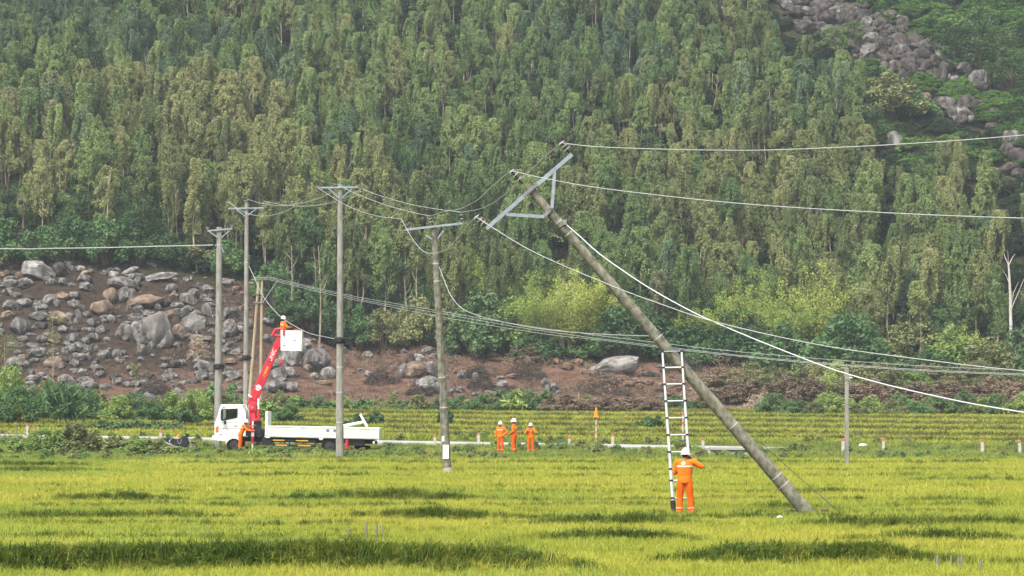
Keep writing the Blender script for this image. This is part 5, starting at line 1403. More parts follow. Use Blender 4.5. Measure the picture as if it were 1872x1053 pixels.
def person(loc, yaw, label, J, height=1.72, detail=1.0, held=None, emblem=False):
    """J: joints (x right, y forward, z up) for a 1.72 m figure"""
    k = height / 1.72
    D = dict(pel=(0, 0, .95), chest=(0, 0, 1.27), neck=(0, 0, 1.47), head=(0, .02, 1.61), hipL=(-.095, 0, .92), hipR=(.095, 0, .92), kneeL=(-.11, .03, .50), kneeR=(.11, .03, .50), ankL=(-.12, -.02, .09), ankR=(.12, -.02, .09), shL=(-.19, 0, 1.42), shR=(.19, 0, 1.42), elL=(-.25, -.03, 1.14), elR=(.25, -.03, 1.14), wrL=(-.24, .06, .90), wrR=(.24, .06, .90), look=(0, 1, 0))
    D.update(J)
    V = {a: Vector(b) for a, b in D.items()}
    root = thing('person', loc, label, 'person', None, (0, 0, yaw)); root.scale = (k, k, k)
    # body: one continuous skin surface
    mb = MB()
    h = V['head']; look = Vector((V['look'].x, V['look'].y, 0)).normalized(); side = Vector((look.y, -look.x, 0)); up = Vector((0, 0, 1))
    mb.ball(h + up * .02 - look * .01, (.078, .092, .10), 16, 12)
    mb.ball(h - up * .05 + look * .015, (.060, .072, .075), 14, 10)
    mb.tube([h + look * .085 + up * .01, h + look * .104 - up * .018], [.010, .016], 8)                 # nose
    mb.ball(h + look * .085 + up * .028, (.035, .018, .010), 8, 6)                                         # brow
    mb.ball(h + look * .075 - up * .095, (.025, .020, .018), 8, 6)                                         # chin
    for sgn in (-1, 1): mb.ball(h + side * .080 * sgn - up * .005 - look * .005, (.012, .022, .032), 8, 6)    # ears
    limb(mb, [h - up * .06 - look * .02, V['neck'], V['chest'] + up * .12], [.052, .056, .07])
    limb(mb, [V['chest'] + up * .08, V['chest'], V['pel']], [.10, .11, .11])
    for s in 'LR':
        limb(mb, [V['chest'] + up * .13, V['sh' + s]], [.06, .052]); limb(mb, [V['sh' + s], V['el' + s], V['wr' + s]], [.046, .036, .025])
        limb(mb, [V['pel'], V['hip' + s], V['knee' + s], V['ank' + s]], [.09, .075, .050, .036])
        limb(mb, [V['ank' + s] - up * .04, V['ank' + s] + Vector((0, .13, -.055))], [.038, .026])
        d = (V['wr' + s] - V['el' + s]).normalized()
        tgt = D.get('hand' + s); hd = Vector(tgt).normalized() if tgt else d
        w = V['wr' + s]; q = hd.cross(Vector((0, 1, .2))).normalized()
        if q.length < .1: q = Vector((1, 0, 0))
        nrm = q.cross(hd).normalized()
        limb(mb, [w, w + hd * .045, w + hd * .085], [.024, .034, .034])
        for i, (o_, ln) in enumerate(((-.030, .062), (-.010, .074), (.011, .070), (.030, .055))):
            a = w + hd * .08 + q * o_; b_ = a + hd * ln * .55 + nrm * .008; c_ = b_ + hd * ln * .35 + nrm * .03
            limb(mb, [a, b_, c_], [.0105, .0095, .0085], 8)
        tq = q * (-1 if s == 'R' else 1)
        a = w + hd * .03 + tq * .025; limb(mb, [a, a + hd * .03 + tq * .03, a + hd * .055 + tq * .035 + nrm * .02], [.013, .012, .010], 8)
    body = remeshed(mb, 'body', [M['skin'], M['dark_eye'], M['lips']], .0085 / detail, 2)
    eyes = [h + look * .085 + side * .031 * s_ + up * .008 for s_ in (-1, 1)]; mouth = h + look * .082 - up * .060
    for p in body.polygons:
        c = p.center
        if min((c - e).length for e in eyes) < .013: p.material_index = 1
        elif abs((c - mouth).dot(up)) < .007 and abs((c - mouth).dot(side)) < .024 and (c - mouth).length < .04: p.material_index = 2
    place(body, 'body', root)
    # trousers
    mb = MB()
    for s in 'LR':
        hp, kn, an = V['hip' + s], V['knee' + s], V['ank' + s] + up * .0
        limb(mb, [hp, hp.lerp(kn, .5), kn, kn.lerp(an, .5)], [.105, .100, .085, .082])
        mb.tube([kn.lerp(an, .3), kn.lerp(an, .7), kn.lerp(an, .98)], [.082, .086, .088], 14)
    oval(mb, [((V['pel'].x, V['pel'].y, V['pel'].z - .10), .165, .115), ((V['pel'].x, V['pel'].y, V['pel'].z), .175, .125), ((V['pel'].x, V['pel'].y, V['pel'].z + .10), .165, .115)])
    place(remeshed(mb, 'trousers', M['orange_dk'], .016 / detail, 3), 'trousers', root)
    # jacket
    mb = MB(); p, c, n = V['pel'], V['chest'], V['neck']
    oval(mb, [((p.x, p.y, p.z - .07), .19, .135), ((p.x, p.y, p.z + .02), .195, .14), (tuple(p.lerp(c, .45)), .185, .13), (tuple(p.lerp(c, .8)), .205, .14), (tuple(c + up * .06), .215, .138), (tuple(c + up * .13), .195, .115), (tuple(n - up * .03), .11, .085), (tuple(n + up * .015), .075, .070)])
    for s in 'LR':
        limb(mb, [c.lerp(V['sh' + s], .6) + up * .06, V['sh' + s]], [.085, .082])
        e, w = V['el' + s], V['wr' + s]
        limb(mb, [V['sh' + s], V['sh' + s].lerp(e, .5), e, e.lerp(w, .5)], [.082, .074, .066, .058])
        mb.tube([e.lerp(w, .4), e.lerp(w, .93)], [.058, .050], 14)
    jk = place(remeshed(mb, 'jacket', M['orange'], .016 / detail, 3), 'jacket', root)
    # reflective tape
    def strip(a, b, r, w_=.045):
        d = (b - a).normalized(); m2 = MB(); m2.tube([a - d * w_ / 2, a + d * w_ / 2], r, 20, cap=False); return m2
    for s in 'LR':
        kn, an = V['knee' + s], V['ank' + s]
        strip(kn.lerp(an, .68), kn.lerp(an, .74), .094, .02).build('reflective_band', M['reflect'], root, True)
    m2 = MB(); oc = c + up * .05
    pts = []
    for j in range(24):
        a = 2 * math.pi * j / 24; pts.append((oc.x + .222 * math.cos(a), oc.y + .146 * math.sin(a)))
    vs = [(x, y, oc.z - .022) for x, y in pts] + [(x, y, oc.z + .022) for x, y in pts]
    m2.add(vs, [(j, (j + 1) % 24, 24 + (j + 1) % 24, 24 + j) for j in range(24)])
    m2.build('reflective_band', M['reflect'], root, True)
    if emblem:
        m2 = MB(); ec = c + Vector((-.035, -.130, .125)); m2.tube([ec, ec + Vector((0, -.012, .004))], .048, 20, 0); m2.tube([ec + Vector((0, -.010, .004)), ec + Vector((0, -.016, .006))], .016, 5, 1)
        m2.build('back_emblem', [M['white_paint'], M['grey_mark']], root)
    # boots
    for s in 'LR':
        a = V['ank' + s]; fw = (Vector((0, 1, 0)))
        m2 = MB(); limb(m2, [a + up * .03, a - up * .03], [.055, .052]); limb(m2, [a - up * .04, a + fw * .14 - up * .052], [.046, .038]); place(remeshed(m2, 'boot', M['boot'], .014, 2), 'boot', root)
    # hair and helmet
    m2 = MB(); m2.ball(h + up * .018 - look * .022, (.086, .094, .096), 16, 12)
    hr = m2.build('hair', M['hair'], root, True)
    m2 = MB(); n_ = 28; hc = h + up * .050
    vs, rings = [], []
    for z_, rr in ((-.012, 1.0), (.025, .985), (.062, .90), (.095, .73), (.120, .47), (.131, .16)):
        for j in range(n_):
            a = 2 * math.pi * j / n_; q = side * (.112 * rr * math.cos(a)) + look * (.134 * rr * math.sin(a)); vs.append(hc + q + up * z_)
    fs = [(i * n_ + j, i * n_ + (j + 1) % n_, (i + 1) * n_ + (j + 1) % n_, (i + 1) * n_ + j) for i in range(5) for j in range(n_)]
    fs.append(tuple(5 * n_ + j for j in range(n_))); m2.add(vs, fs)
    b0 = []
    for j in range(n_):
        a = 2 * math.pi * j / n_; pk = .045 * max(0, math.sin(a)) ** 2; q = side * (.128 * math.cos(a)) + look * ((.150 + pk) * math.sin(a)); b0.append(hc + q + up * (-.020))
    vs = [hc + (side * .108 * math.cos(2 * math.pi * j / n_) + look * .130 * math.sin(2 * math.pi * j / n_)) - up * .004 for j in range(n_)] + b0 + [v - up * .008 for v in b0]
    m2.add(vs, [(j, (j + 1) % n_, n_ + (j + 1) % n_, n_ + j) for j in range(n_)] + [(n_ + j, n_ + (j + 1) % n_, 2 * n_ + (j + 1) % n_, 2 * n_ + j) for j in range(n_)])
    m2.tube([hc - look * .12 + up * .125, hc + up * .146, hc + look * .12 + up * .105], [.010, .016, .010], 8)
    hm = m2.build('helmet', M['helmet'], root, True)
    m2 = MB(); pts = [hc + (side * .113 * math.cos(2 * math.pi * j / n_) + look * .135 * math.sin(2 * math.pi * j / n_)) for j in range(n_)]
    m2.add([v + up * .004 for v in pts] + [v + up * .016 for v in pts], [(j, (j + 1) % n_, n_ + (j + 1) % n_, n_ + j) for j in range(n_)]); sb = m2.build('helmet_band', M['grey_mark'], None); sb.parent = hm
    m2 = MB()
    for s_ in (-1, 1): m2.tube([hc + side * .1 * s_ - up * .02, h + side * .082 * s_ - up * .06, h + look * .04 - up * .125], .006, 5)
    st = m2.build('chin_strap', M['black'], None); st.parent = hm
    return root

fg = Vector(((1252 - 936) / FPX * 71.0, 71.0, 0)); fg.z = Z1(fg.x, fg.y)
person(fg, R(-4), 'person in orange workwear and white helmet holding a radio to the face beside the ladder', dict(
    look=(.55, .83, 0), head=(.02, .03, 1.61), elR=(.43, .06, 1.31), shR=(.20, 0, 1.43), wrR=(.20, .18, 1.50), handR=(-.5, .3, .5), elL=(-.27, .08, 1.15), wrL=(-.20, .33, 1.16), handL=(.1, .8, .2),
    hipL=(-.10, 0, .92), kneeL=(-.13, .03, .50), ankL=(-.14, -.02, .09), kneeR=(.14, .01, .50), ankR=(.18, -.03, .09)), 1.70, 1.0, emblem=True)
mb = MB(); c = fg + Vector((.13, .26, 1.53)); mb.box(c, (.07, .10, .09), bev=.015); mb.tube([c + Vector((.0, .05, 0)), c + Vector((.01, .11, 0))], [.035, .032], 12)
o = mb.build('handheld_camera', M['black']); tag(o, 'small dark camera raised to the face by the ladder worker', 'camera')

def stand(px, py, Y): 
    X = (px - 936) / FPX * Y; return Vector((X, Y, Z1(X, Y)))
person(stand(915, 831, 148.5), R(155), 'person in orange workwear, left of three, with one hand on the hip', dict(look=(.3, 1, 0), elL=(-.36, -.08, 1.20), wrL=(-.20, .06, 1.0), handL=(.5, .4, -.3), elR=(.28, 0, 1.15), wrR=(.29, .05, .88)), 1.66)
person(stand(940, 832, 148.8), R(75), 'tallest person in orange workwear, middle of the three, turned to the left', dict(look=(-.2, 1, 0), elL=(-.24, .0, 1.14), wrL=(-.14, .22, .98), handL=(.3, .7, 0), elR=(.23, 0, 1.14), wrR=(.12, .24, .99), handR=(-.3, .7, 0)), 1.80)
person(stand(970, 833, 148.2), R(172), 'shortest person in orange workwear, right of three, with both hands at the face', dict(look=(0, 1, 0), elL=(-.27, .16, 1.22), wrL=(-.07, .25, 1.47), handL=(.2, .0, .9), elR=(.27, .16, 1.22), wrR=(.07, .25, 1.47), handR=(-.2, .0, .9), ankL=(-.16, -.02, .09), kneeL=(-.13, .03, .5)), 1.60)

# ------------------------------------------------------------------ truck with crane
TS = 33.0
TY = 150.8
t0 = PX(391, 822, TY)
def truck():
    tz = Z1(PX(540, 822, TY).x, TY)
    root = thing('crane_truck', Vector((t0.x, TY, t0.z + 0.02)), 'white flatbed truck with a red crane boom parked at the roadside', 'truck', None, (0, R(1.2), 0))
    U = lambda px: (px - 391) / TS
    V_ = lambda py: (822 + (0) - py) / TS
    W = 2.25
    # cab body: side outline without the window, front to rear
    P = lambda pts: [(U(x), V_(y)) for x, y in pts]
    arch = [(427 + 14.5 * math.cos(R(a)), 816 - 14.5 * math.sin(R(a))) for a in (50, 75, 100, 125, 150, 170)]
    low = P([(391.5, 799), (391.5, 774), (393.5, 771), (404, 769.5), (428, 764.5), (432, 763), (447.9, 763), (448, 797), (441, 797), (439, 796)] + arch + [(412, 806), (398, 806), (392, 805)])
    rearp = P([(432, 763), (432, 747.5), (445.5, 750), (446.8, 752.5), (447.9, 763)])
    head = P([(400.3, 745), (401, 742), (404, 739.8), (438, 739.5), (441, 741), (445.5, 750), (432, 747.5), (404.5, 749), (402, 749)])
    pill = P([(393.5, 771), (400.3, 745), (402.6, 748.5), (404.5, 749), (404, 769.5)])
    mb = MB()
    for y0, y1 in ((0.0, .07), (W - .07, W)):
        for pr_ in (low, rearp, head, pill): mb.prism(pr_, y0, y1)
    mb.box((U(420.5), W / 2, V_(740.6)), ((439 - 402) / TS, W - .1, .05), bev=.02)                      # roof
    for a, b in (((447, 797), (447, 762)), ((447, 762), (444.5, 751)), ((444.5, 751), (439, 741)), ((392.3, 799), (392.3, 774)), ((392.3, 774), (394, 771))):
        a, b = Vector((U(a[0]), W / 2, V_(a[1]))), Vector((U(b[0]), W / 2, V_(b[1]))); e_ = (b - a); mb.box((a + b) / 2, (e_.length + .02, W - .12, .05), rot=Matrix.Rotation(-math.atan2(e_.z, e_.x), 3, 'Y'))
    o = mb.build('cab', M['white_paint'], root)
    mb = MB(); mb.box((U(440), W / 2, V_(780)), (.35, W - .5, .9), bev=.06); mb.box((U(397), W / 2, V_(776)), (.25, W - .2, .5), bev=.06); mb.box((U(420), W / 2, V_(797)), (1.3, W - .2, .1)); mb.tube([(U(402), .6, V_(778)), (U(407), .6, V_(769))], .02, 6)
    mb.tube([Vector((U(407), .6, V_(769))) + Vector((.10 * math.sin(q_) , .21 * math.cos(q_), .18 * math.sin(q_))) for q_ in [k_ * math.pi / 8 for k_ in range(17)]], .018, 6)
    mb.build('cab_interior', M['chassis'], root)
    win = P([(404.5, 749), (432, 747.5), (432, 763), (428, 764.5), (404, 769.5)])
    for y0, y1 in ((.025, .035), (W - .035, W - .025)):
        mb = MB(); mb.prism(win, y0, y1); f = mb.build('side_window', M['glass'], root)
        mb = MB()
        for a, b in zip(win, win[1:] + win[:1]): mb.tube([(a[0], -.004 if y0 < .5 else W + .004, a[1]), (b[0], -.004 if y0 < .5 else W + .004, b[1])], .024, 6)
        fr = mb.build('window_frame', M['chassis'], None); fr.parent = f
    a, b = (U(393.6), V_(770.5)), (U(401), V_(742.5))
    nx = Vector((-(b[1] - a[1]), 0, b[0] - a[0])).normalized() * .012
    mb = MB(); mb.add([(a[0] + nx.x, .12, a[1] + nx.z), (a[0] + nx.x, W - .12, a[1] + nx.z), (b[0] + nx.x, W - .18, b[1] + nx.z), (b[0] + nx.x, .18, b[1] + nx.z)], [(0, 1, 2, 3)]); mb.build('windscreen', M['glass'], root)
    mb = MB(); mb.box((U(390.8), W / 2, V_(801.5)), (.22, W + .02, .26), bev=.05); mb.build('bumper', M['white_paint'], root)
    for y in (-.012, W + .012):
        mb = MB(); mb.prism(P([(393.5, 790), (393.5, 783), (396, 779.5), (398.3, 779.5), (398.3, 790)]), y - .02, y + .02); mb.build('indicator', M['amber'], root)
        mb = MB(); mb.box((U(429), y, V_(778)), (.20, .05, .05), bev=.01); mb.build('door_handle', M['grey_mark'], root)
        mb = MB(); mb.box((U(403.5), y, V_(794.5)), (.12, .03, .07), bev=.01); mb.build('side_marker', M['grey_mark'], root)
        mb = MB()
        for q in ([(403, 772), (402, 802)], [(434, 764), (434, 796)], [(403, 772), (434, 772)], [(399, 784), (446, 782)], [(434, 764), (433.5, 746)]):
            mb.tube([(U(q[0][0]), y, V_(q[0][1])), (U(q[1][0]), y, V_(q[1][1]))], .007, 4)
        mb.build('door_seam', M['grey_mark'], root)
        mb = MB(); mb.box((U(408.5), y + (-.005 if y < 0 else .005), V_(782.5)), (.10, .012, .06)); mb.build('door_print', M['grey_mark'], root)
    mb = MB(); mb.box((U(405), -.22, V_(759)), (.14, .10, .55), bev=.03); mb.box((U(411), -.20, V_(773)), (.12, .10, .20), bev=.03); mb.tube([(U(409), 0, V_(745)), (U(406), -.2, V_(746)), (U(405), -.22, V_(752))], .018, 6); mb.tube([(U(411), -.02, V_(769)), (U(411), -.2, V_(770))], .016, 6)
    mb.build('mirror', M['chassis'], root)
    mb = MB(); mb.box((U(405), W + .22, V_(759)), (.14, .10, .55), bev=.03); mb.tube([(U(409), W, V_(745)), (U(406), W + .2, V_(746)), (U(405), W + .22, V_(752))], .018, 6); mb.build('mirror', M['chassis'], root)
    mb = MB()
    for zz in (775, 779, 783, 787): mb.box((U(391.2) - .01, W / 2, V_(zz)), (.03, W * .7, .06))
    mb.build('grille', M['chassis'], root)
    # chassis
    mb = MB()
    for y in (.65, W - .65): mb.box((U(548), y, V_(803)), ((681 - 415) / TS, .09, .24))
    for x in (460, 520, 575, 640, 675): mb.box((U(x), W / 2, V_(803)), (.1, W - 1.3, .18))
    mb.build('chassis', M['chassis'], root)
    # wheels
    def wheel(px, py, y, r, wd, name='wheel'):
        c = Vector((U(px), y, V_(py)))
        m = MB(); prof = [(-wd / 2, r * .62), (-wd / 2, r * .93), (-wd / 2 + .04, r), (wd / 2 - .04, r), (wd / 2, r * .93), (wd / 2, r * .62)]
        n = 32; vs = []
        for q, rr in prof:
            for j in range(n): vs.append(c + Vector((rr * math.cos(2 * math.pi * j / n), q, rr * math.sin(2 * math.pi * j / n))))
        m.add(vs, [(i * n + j, i * n + (j + 1) % n, (i + 1) * n + (j + 1) % n, (i + 1) * n + j) for i in range(5) for j in range(n)])
        wh = m.build('wheel', M['tyre'], root, True)
        m = MB(); m.tube([c + Vector((0, -wd / 2 + .05, 0)), c + Vector((0, wd / 2 - .05, 0))], r * .60, 24)
        m.tube([c + Vector((0, -wd / 2 - .02, 0)), c + Vector((0, wd / 2 + .02, 0))], r * .22, 12)
        for j in range(8):
            a = 2 * math.pi * j / 8; m.tube([c + Vector((r * .4 * math.cos(a), -wd / 2 + .03, r * .4 * math.sin(a))), c + Vector((r * .4 * math.cos(a), wd / 2 - .03, r * .4 * math.sin(a)))], .03, 6)
        rm = m.build('rim', M['rim'], None, True); rm.parent = wh
    for y in (.16, W - .16): wheel(427, 811.5, y, .41, .26)
    for y in (.26, W - .26): wheel(601, 810.5, y, .44, .50)
    mb = MB(); mb.tube([(U(601), .3, V_(810.5)), (U(601), W - .3, V_(810.5))], .09, 10); mb.tube([(U(427), .3, V_(811.5)), (U(427), W - .3, V_(811.5))], .07, 10); mb.build('axle', M['chassis'], root)
    # load bed
    mb = MB(); mb.box((U(586.5), W / 2, V_(797) + .03), ((690 - 483) / TS, W, .12)); mb.build('bed_floor', M['bed_paint'], root)
    mb = MB(); mb.box((U(485.5), W / 2, V_(774)), (.14, W, (797 - 751) / TS), bev=.03)
    for y in (.3, .8, 1.45, 1.95): mb.box((U(487.9), y, V_(774)), (.04, .06, 1.2))
    mb.build('headboard', M['bed_paint'], root)
    for y in (-.03, W + .03):
        for a, b in ((488.5, 583), (588, 690)):
            mb = MB(); L_ = (b - a) / TS; mb.box((U((a + b) / 2), y, V_(787.3)), (L_, .05, (797.5 - 777) / TS), bev=.012)
            for q in (778.4, 795.5): mb.box((U((a + b) / 2), y + (-.032 if y < 0 else .032), V_(q)), (L_ - .06, .02, .06))
            nrib = 4
            for i in range(nrib): mb.box((U(a) + L_ * (i + .5) / nrib, y + (-.029 if y < 0 else .029), V_(787)), (.05, .014, .46))
            mb.build('side_board', M['bed_paint'], root)
        mb = MB(); mb.prism(P([(581, 797.5), (583.2, 776.5), (587.8, 776.5), (590, 797.5), (588, 801), (583, 801)]), y - .035, y + .035); mb.build('bed_post', M['bed_paint'], root)
        mb = MB(); mb.prism(P([(484, 797), (490, 797), (494, 797), (491, 799.5), (485, 799)]), y - .03, y + .03); mb.build('bed_bracket', M['bed_paint'], root)
    mb = MB(); mb.box((U(690.3), W / 2, V_(787.5)), (.05, W + .1, (797.5 - 777.5) / TS), bev=.012); mb.build('tailgate', M['bed_paint'], root)
    mb = MB(); mb.prism(P([(686, 796), (691, 796), (691, 801), (688, 801)]), -.04, .02); mb.build('bed_bracket', M['bed_paint'], root)
    for x in (597.5, 610.5):
        mb = MB()
        for q in (-.055, .0, .055): mb.box((U(x) + q, -.067, V_(783)), (.038, .006, .12))
        mb.box((U(x), -.0675, V_(783)), (.17, .005, .02)); mb.box((U(x), -.0675, V_(785)), (.17, .005, .02)); mb.build('blue_print', M['blue_mark'], root)
    # underside fittings
    mb = MB(); mb.box((U(486.5), .3, V_(806)), (.52, .5, .40), bev=.03); mb.build('battery_box', M['chassis'], root)
    for (a, b, y) in ((498, 519, 803), (540, 562, 803), (503, 524, 812), (544, 567, 812)):
        mb = MB(); mb.box((U((a + b) / 2), .02, V_(y)), ((b - a) / TS, .03, .065)); mb.build('yellow_reflector', M['yellow'], root)
    mb = MB()
    for y in (803.3, 812.3): mb.box((U(535), .06, V_(y)), ((578 - 497) / TS, .04, .11))
    for x in (499, 528, 575): mb.box((U(x), .09, V_(806)), (.07, .05, .50))
    mb.build('side_guard', M['chassis'], root)
    mb = MB(); mb.box((U(649), .45, V_(804)), (.9, .7, .38), bev=.03); mb.build('tool_box', M['chassis'], root)
    mb = MB(); c = Vector((U(659), W / 2, V_(814))); mb.tube([c - Vector((0, 0, .12)), c + Vector((0, 0, .12))], .44, 24); mb.build('spare_wheel', M['tyre'], root, True)
    mb = MB(); mb.box((U(683), W / 2, V_(804)), (.10, W - .2, .16)); mb.box((U(680), .2, V_(801)), (.05, .05, .2)); mb.box((U(680), W - .2, V_(801)), (.05, .05, .2)); mb.build('rear_bumper', M['chassis'], root)
    mb = MB(); mb.box((U(681.5), -.02, V_(803.5)), (.09, .03, .14)); mb.build('tail_lamp', M['white_paint'], root)
    mb = MB(); c = Vector((U(632.5), .06, 0)); mb.tube([c + Vector((0, 0, V_(799))), c + Vector((0, 0, V_(816)))], [.10, .11], 14); mb.build('rear_stabiliser', M['red_paint'], root, True)
    # crane
    CW = 0.75
    q = lambda px, py, y=CW: Vector((U(px), y, V_(py)))
    mb = MB(); mb.box(q(464, 792, W / 2), (.75, W - .1, .42), bev=.04); mb.build('crane_base', M['chassis'], root)
    mb = MB(); mb.tube([q(461, 786), q(461, 766), q(459, 764), q(459, 735)], [.27, .24, .20, .16], 14); mb.box(q(459, 744), (.34, .40, .65), bev=.05); mb.ball(q(458, 748), (.24, .26, .27), 12, 8)
    mb.build('crane_column', M['red_paint'], root, True)
    mb = MB(); mb.tube([q(460, 752), q(471, 775)], .05, 8)
    mb.box(q(468, 778, .35), (.42, .5, .55), bev=.03)
    for i in range(6): mb.tube([q(461 + i * 2.3, 775, .08), q(460.5 + i * 2.5, 767, .04)], .014, 6)
    for i in range(5): mb.tube([q(463 + i * 2, 771, .25), q(466 + i * 2, 782, .15), q(474 - i, 789, .2)], .018, 6)
    mb.build('valve_bank', M['chassis'], root)
    mb = MB(); mb.tube([q(469.5, 768, CW - .18), q(469, 747, CW - .18)], [.095, .085], 12); mb.build('lift_cylinder', M['red_paint'], root, True)
    mb = MB(); mb.tube([q(469, 748, CW - .18), q(468, 728, CW - .18)], .05, 10); mb.build('lift_rod', M['white_paint'], root, True)
    # boom: rectangular telescoping sections
    A, B = q(457.5, 733), q(501, 627); d = (B - A).normalized(); yv = Vector((0, 1, 0)); zv = d.cross(yv)
    def section(a, b, h0, h1, wd, mname, name):
        m = MB(); vs = []
        for c, h in ((a, h0), (b, h1)):
            for sy, sz in ((-1, -1), (1, -1), (1, 1), (-1, 1)): vs.append(c + yv * sy * wd / 2 + zv * sz * h / 2)
        m.add(vs, [(0, 1, 2, 3), (7, 6, 5, 4), (0, 4, 5, 1), (1, 5, 6, 2), (2, 6, 7, 3), (3, 7, 4, 0)])
        ob = m.build(name, M[mname], root); bv_ = ob.modifiers.new('b', 'BEVEL'); bv_.width = .03; bv_.segments = 2; return ob
    bm_ = section(A - d * .25, B, .50, .37, .34, 'red_paint', 'boom')
    section(B - d * .05, q(507, 613), .36, .30, .30, 'red_paint', 'boom_extension')
    section(q(505.5, 617), q(510, 606), .28, .24, .26, 'red_paint', 'boom_tip')
    mb = MB(); mb.box(q(463.5, 725) , (.12, .40, .5), rot=Matrix.Rotation(-math.atan2(d.x, d.z), 3, 'Y').to_3x3() if False else Matrix.Rotation(math.atan2(d.x, d.z), 3, 'Y'), bev=.03); mb.build('boom_foot', M['red_paint'], root)
    mb = MB(); mb.tube([q(451.5, 723, CW - .22), q(456, 726, CW - .22)], [.06, .05], 8); mb.box(q(451.5, 722.5, CW - .22), (.12, .1, .1), bev=.02); mb.build('work_lamp', M['white_paint'], root)
    for s_, (h0, l) in enumerate(((.22, .05), (.46, .05), (.70, .05), (.97, .05))):
        c = A.lerp(B, h0); hh = .50 + (.37 - .50) * h0
        m = MB(); rot = Matrix((d, yv, zv)).transposed(); m.box(c, (.05, .36, hh + .03), rot); m.build('boom_rib', M['red_dull'], root)
    # print on the boom (near side)
    txt = bpy.data.curves.new('boom_lettering', 'FONT'); txt.body = 'UNIC'; txt.size = .30; txt.extrude = .004; txt.align_x = 'CENTER'; txt.align_y = 'CENTER'
    to = bpy.data.objects.new('boom_lettering', txt); COL.objects.link(to); to.parent = root
    c = A.lerp(B, .80) - yv * (.17 + .006)
    m3 = Matrix((d, -zv if zv.z < 0 else zv, Vector((0, -1, 0)))).transposed()
    if m3.determinant() < 0: m3 = Matrix((d, -m3.col[1], Vector((0, -1, 0)))).transposed()
    txt.materials.append(M['white_paint'])
    dg = bpy.context.evaluated_depsgraph_get(); tme = bpy.data.meshes.new_from_object(to.evaluated_get(dg)); tme.name = 'boom_lettering'
    bpy.data.objects.remove(to); bpy.data.curves.remove(txt)
    to = bpy.data.objects.new('boom_lettering', tme); COL.objects.link(to); to.parent = root
    to.matrix_local = Matrix.Translation(c) @ m3.to_4x4()
    mb = MB(); rot = Matrix((d, yv, zv)).transposed()
    for i in range(8): mb.box(A.lerp(B, .44 + .022 * i) - yv * .173 - zv * .02, (.05, .006, .12 if i % 3 else .15), rot)
    mb.build('yellow_lettering', M['yellow'], root)
    mb = MB(); c = A.lerp(B, .235) - yv * .172; mb.tube([c, c - yv * .006], .16, 24); r_ = mb.build('round_logo', M['white_paint'], root)
    mb = MB()
    for i in range(3): mb.box(c - yv * .008 + zv * (.05 * (i - 1)), (.14, .004, .02), rot)
    lg = mb.build('logo_print', M['grey_mark'], None); lg.parent = r_
    # bucket arm
    mb = MB(); mb.tube([q(507, 613, CW - .12), q(494, 612, CW - .12), q(491, 612.5, CW - .12), q(497, 601, CW - .12), q(503, 600, CW - .12), q(511, 599, CW - .12)], [.06, .06, .075, .075, .075, .07], 10)
    mb.tube([q(493, 610.8, CW + .12), q(498, 601, CW + .12), q(511, 599, CW + .12)], .06, 10)
    mb.build('bucket_arm', M['red_paint'], root, True)
    # bucket: open box with a rim
    bx0, bx1, by0, by1 = U(507), U(546), .30, 1.25
    zt, zb = V_(602.5), V_(639.5)
    m = MB(); tp = .02
    vo = [(bx0, by0, zt), (bx1, by0, zt), (bx1, by1, zt), (bx0, by1, zt), (bx0 + tp, by0 + tp, zb), (bx1 - tp, by0 + tp, zb), (bx1 - tp, by1 - tp, zb), (bx0 + tp, by1 - tp, zb)]
    e = .035; vi = [(bx0 + e, by0 + e, zt), (bx1 - e, by0 + e, zt), (bx1 - e, by1 - e, zt), (bx0 + e, by1 - e, zt), (bx0 + tp + e, by0 + tp + e, zb + e), (bx1 - tp - e, by0 + tp + e, zb + e), (bx1 - tp - e, by1 - tp - e, zb + e), (bx0 + tp + e, by1 - tp - e, zb + e)]
    m.add(vo + vi, [(0, 1, 5, 4), (1, 2, 6, 5), (2, 3, 7, 6), (3, 0, 4, 7), (4, 5, 6, 7), (8, 12, 13, 9), (9, 13, 14, 10), (10, 14, 15, 11), (11, 15, 12, 8), (12, 15, 14, 13), (0, 8, 9, 1), (1, 9, 10, 2), (2, 10, 11, 3), (3, 11, 8, 0)])
    bk = m.build('bucket', M['white_paint'], root)
    mb = MB()
    for (x, y, w_) in ((533, 616.5, .07), (533, 620.5, .16), (514, 626, .07), (514, 630, .14)): mb.box((U(x), by0 - .0, V_(y)), (w_, .03, .045))
    pm = mb.build('bucket_print', M['grey_mark'], None); pm.parent = bk
    mb = MB(); mb.box((U(513), by0 - .05, V_(605.5)), (.10, .06, .40), bev=.03); mb.box((U(536), by0 + .03, V_(600.8)), (.36, .08, .07), bev=.02); mb.build('bucket_bracket', M['red_paint'], root)
    # hook
    mb = MB(); mb.tube([q(505, 624, CW - .05), q(508.5, 656, CW - .05)], .012, 5); hk = mb.build('hook_rope', M['wire_dark'], root)
    mb = MB(); mb.box(q(509, 660, CW - .05), (.22, .16, .26), bev=.05); mb.build('hook_block', M['red_dull'], root)
    mb = MB(); mb.tube([q(509, 663, CW - .05), q(510.5, 668, CW - .05), q(509, 672, CW - .05), q(507, 670, CW - .05)], [.03, .04, .035, .02], 8); mb.build('hook', M['red_dull'], root)
    # stabiliser leg near side
    mb = MB(); c = lambda py: Vector((U(461.5), -.16, V_(py)))
    mb.tube([c(789), c(809)], [.085, .075], 12); mb.box(c(787) + Vector((0, .05, 0)), (.22, .18, .16), bev=.03); mb.box(Vector((U(461.5), .3, V_(787))), (.16, .9, .14)); mb.build('stabiliser', M['red_paint'], root, True)
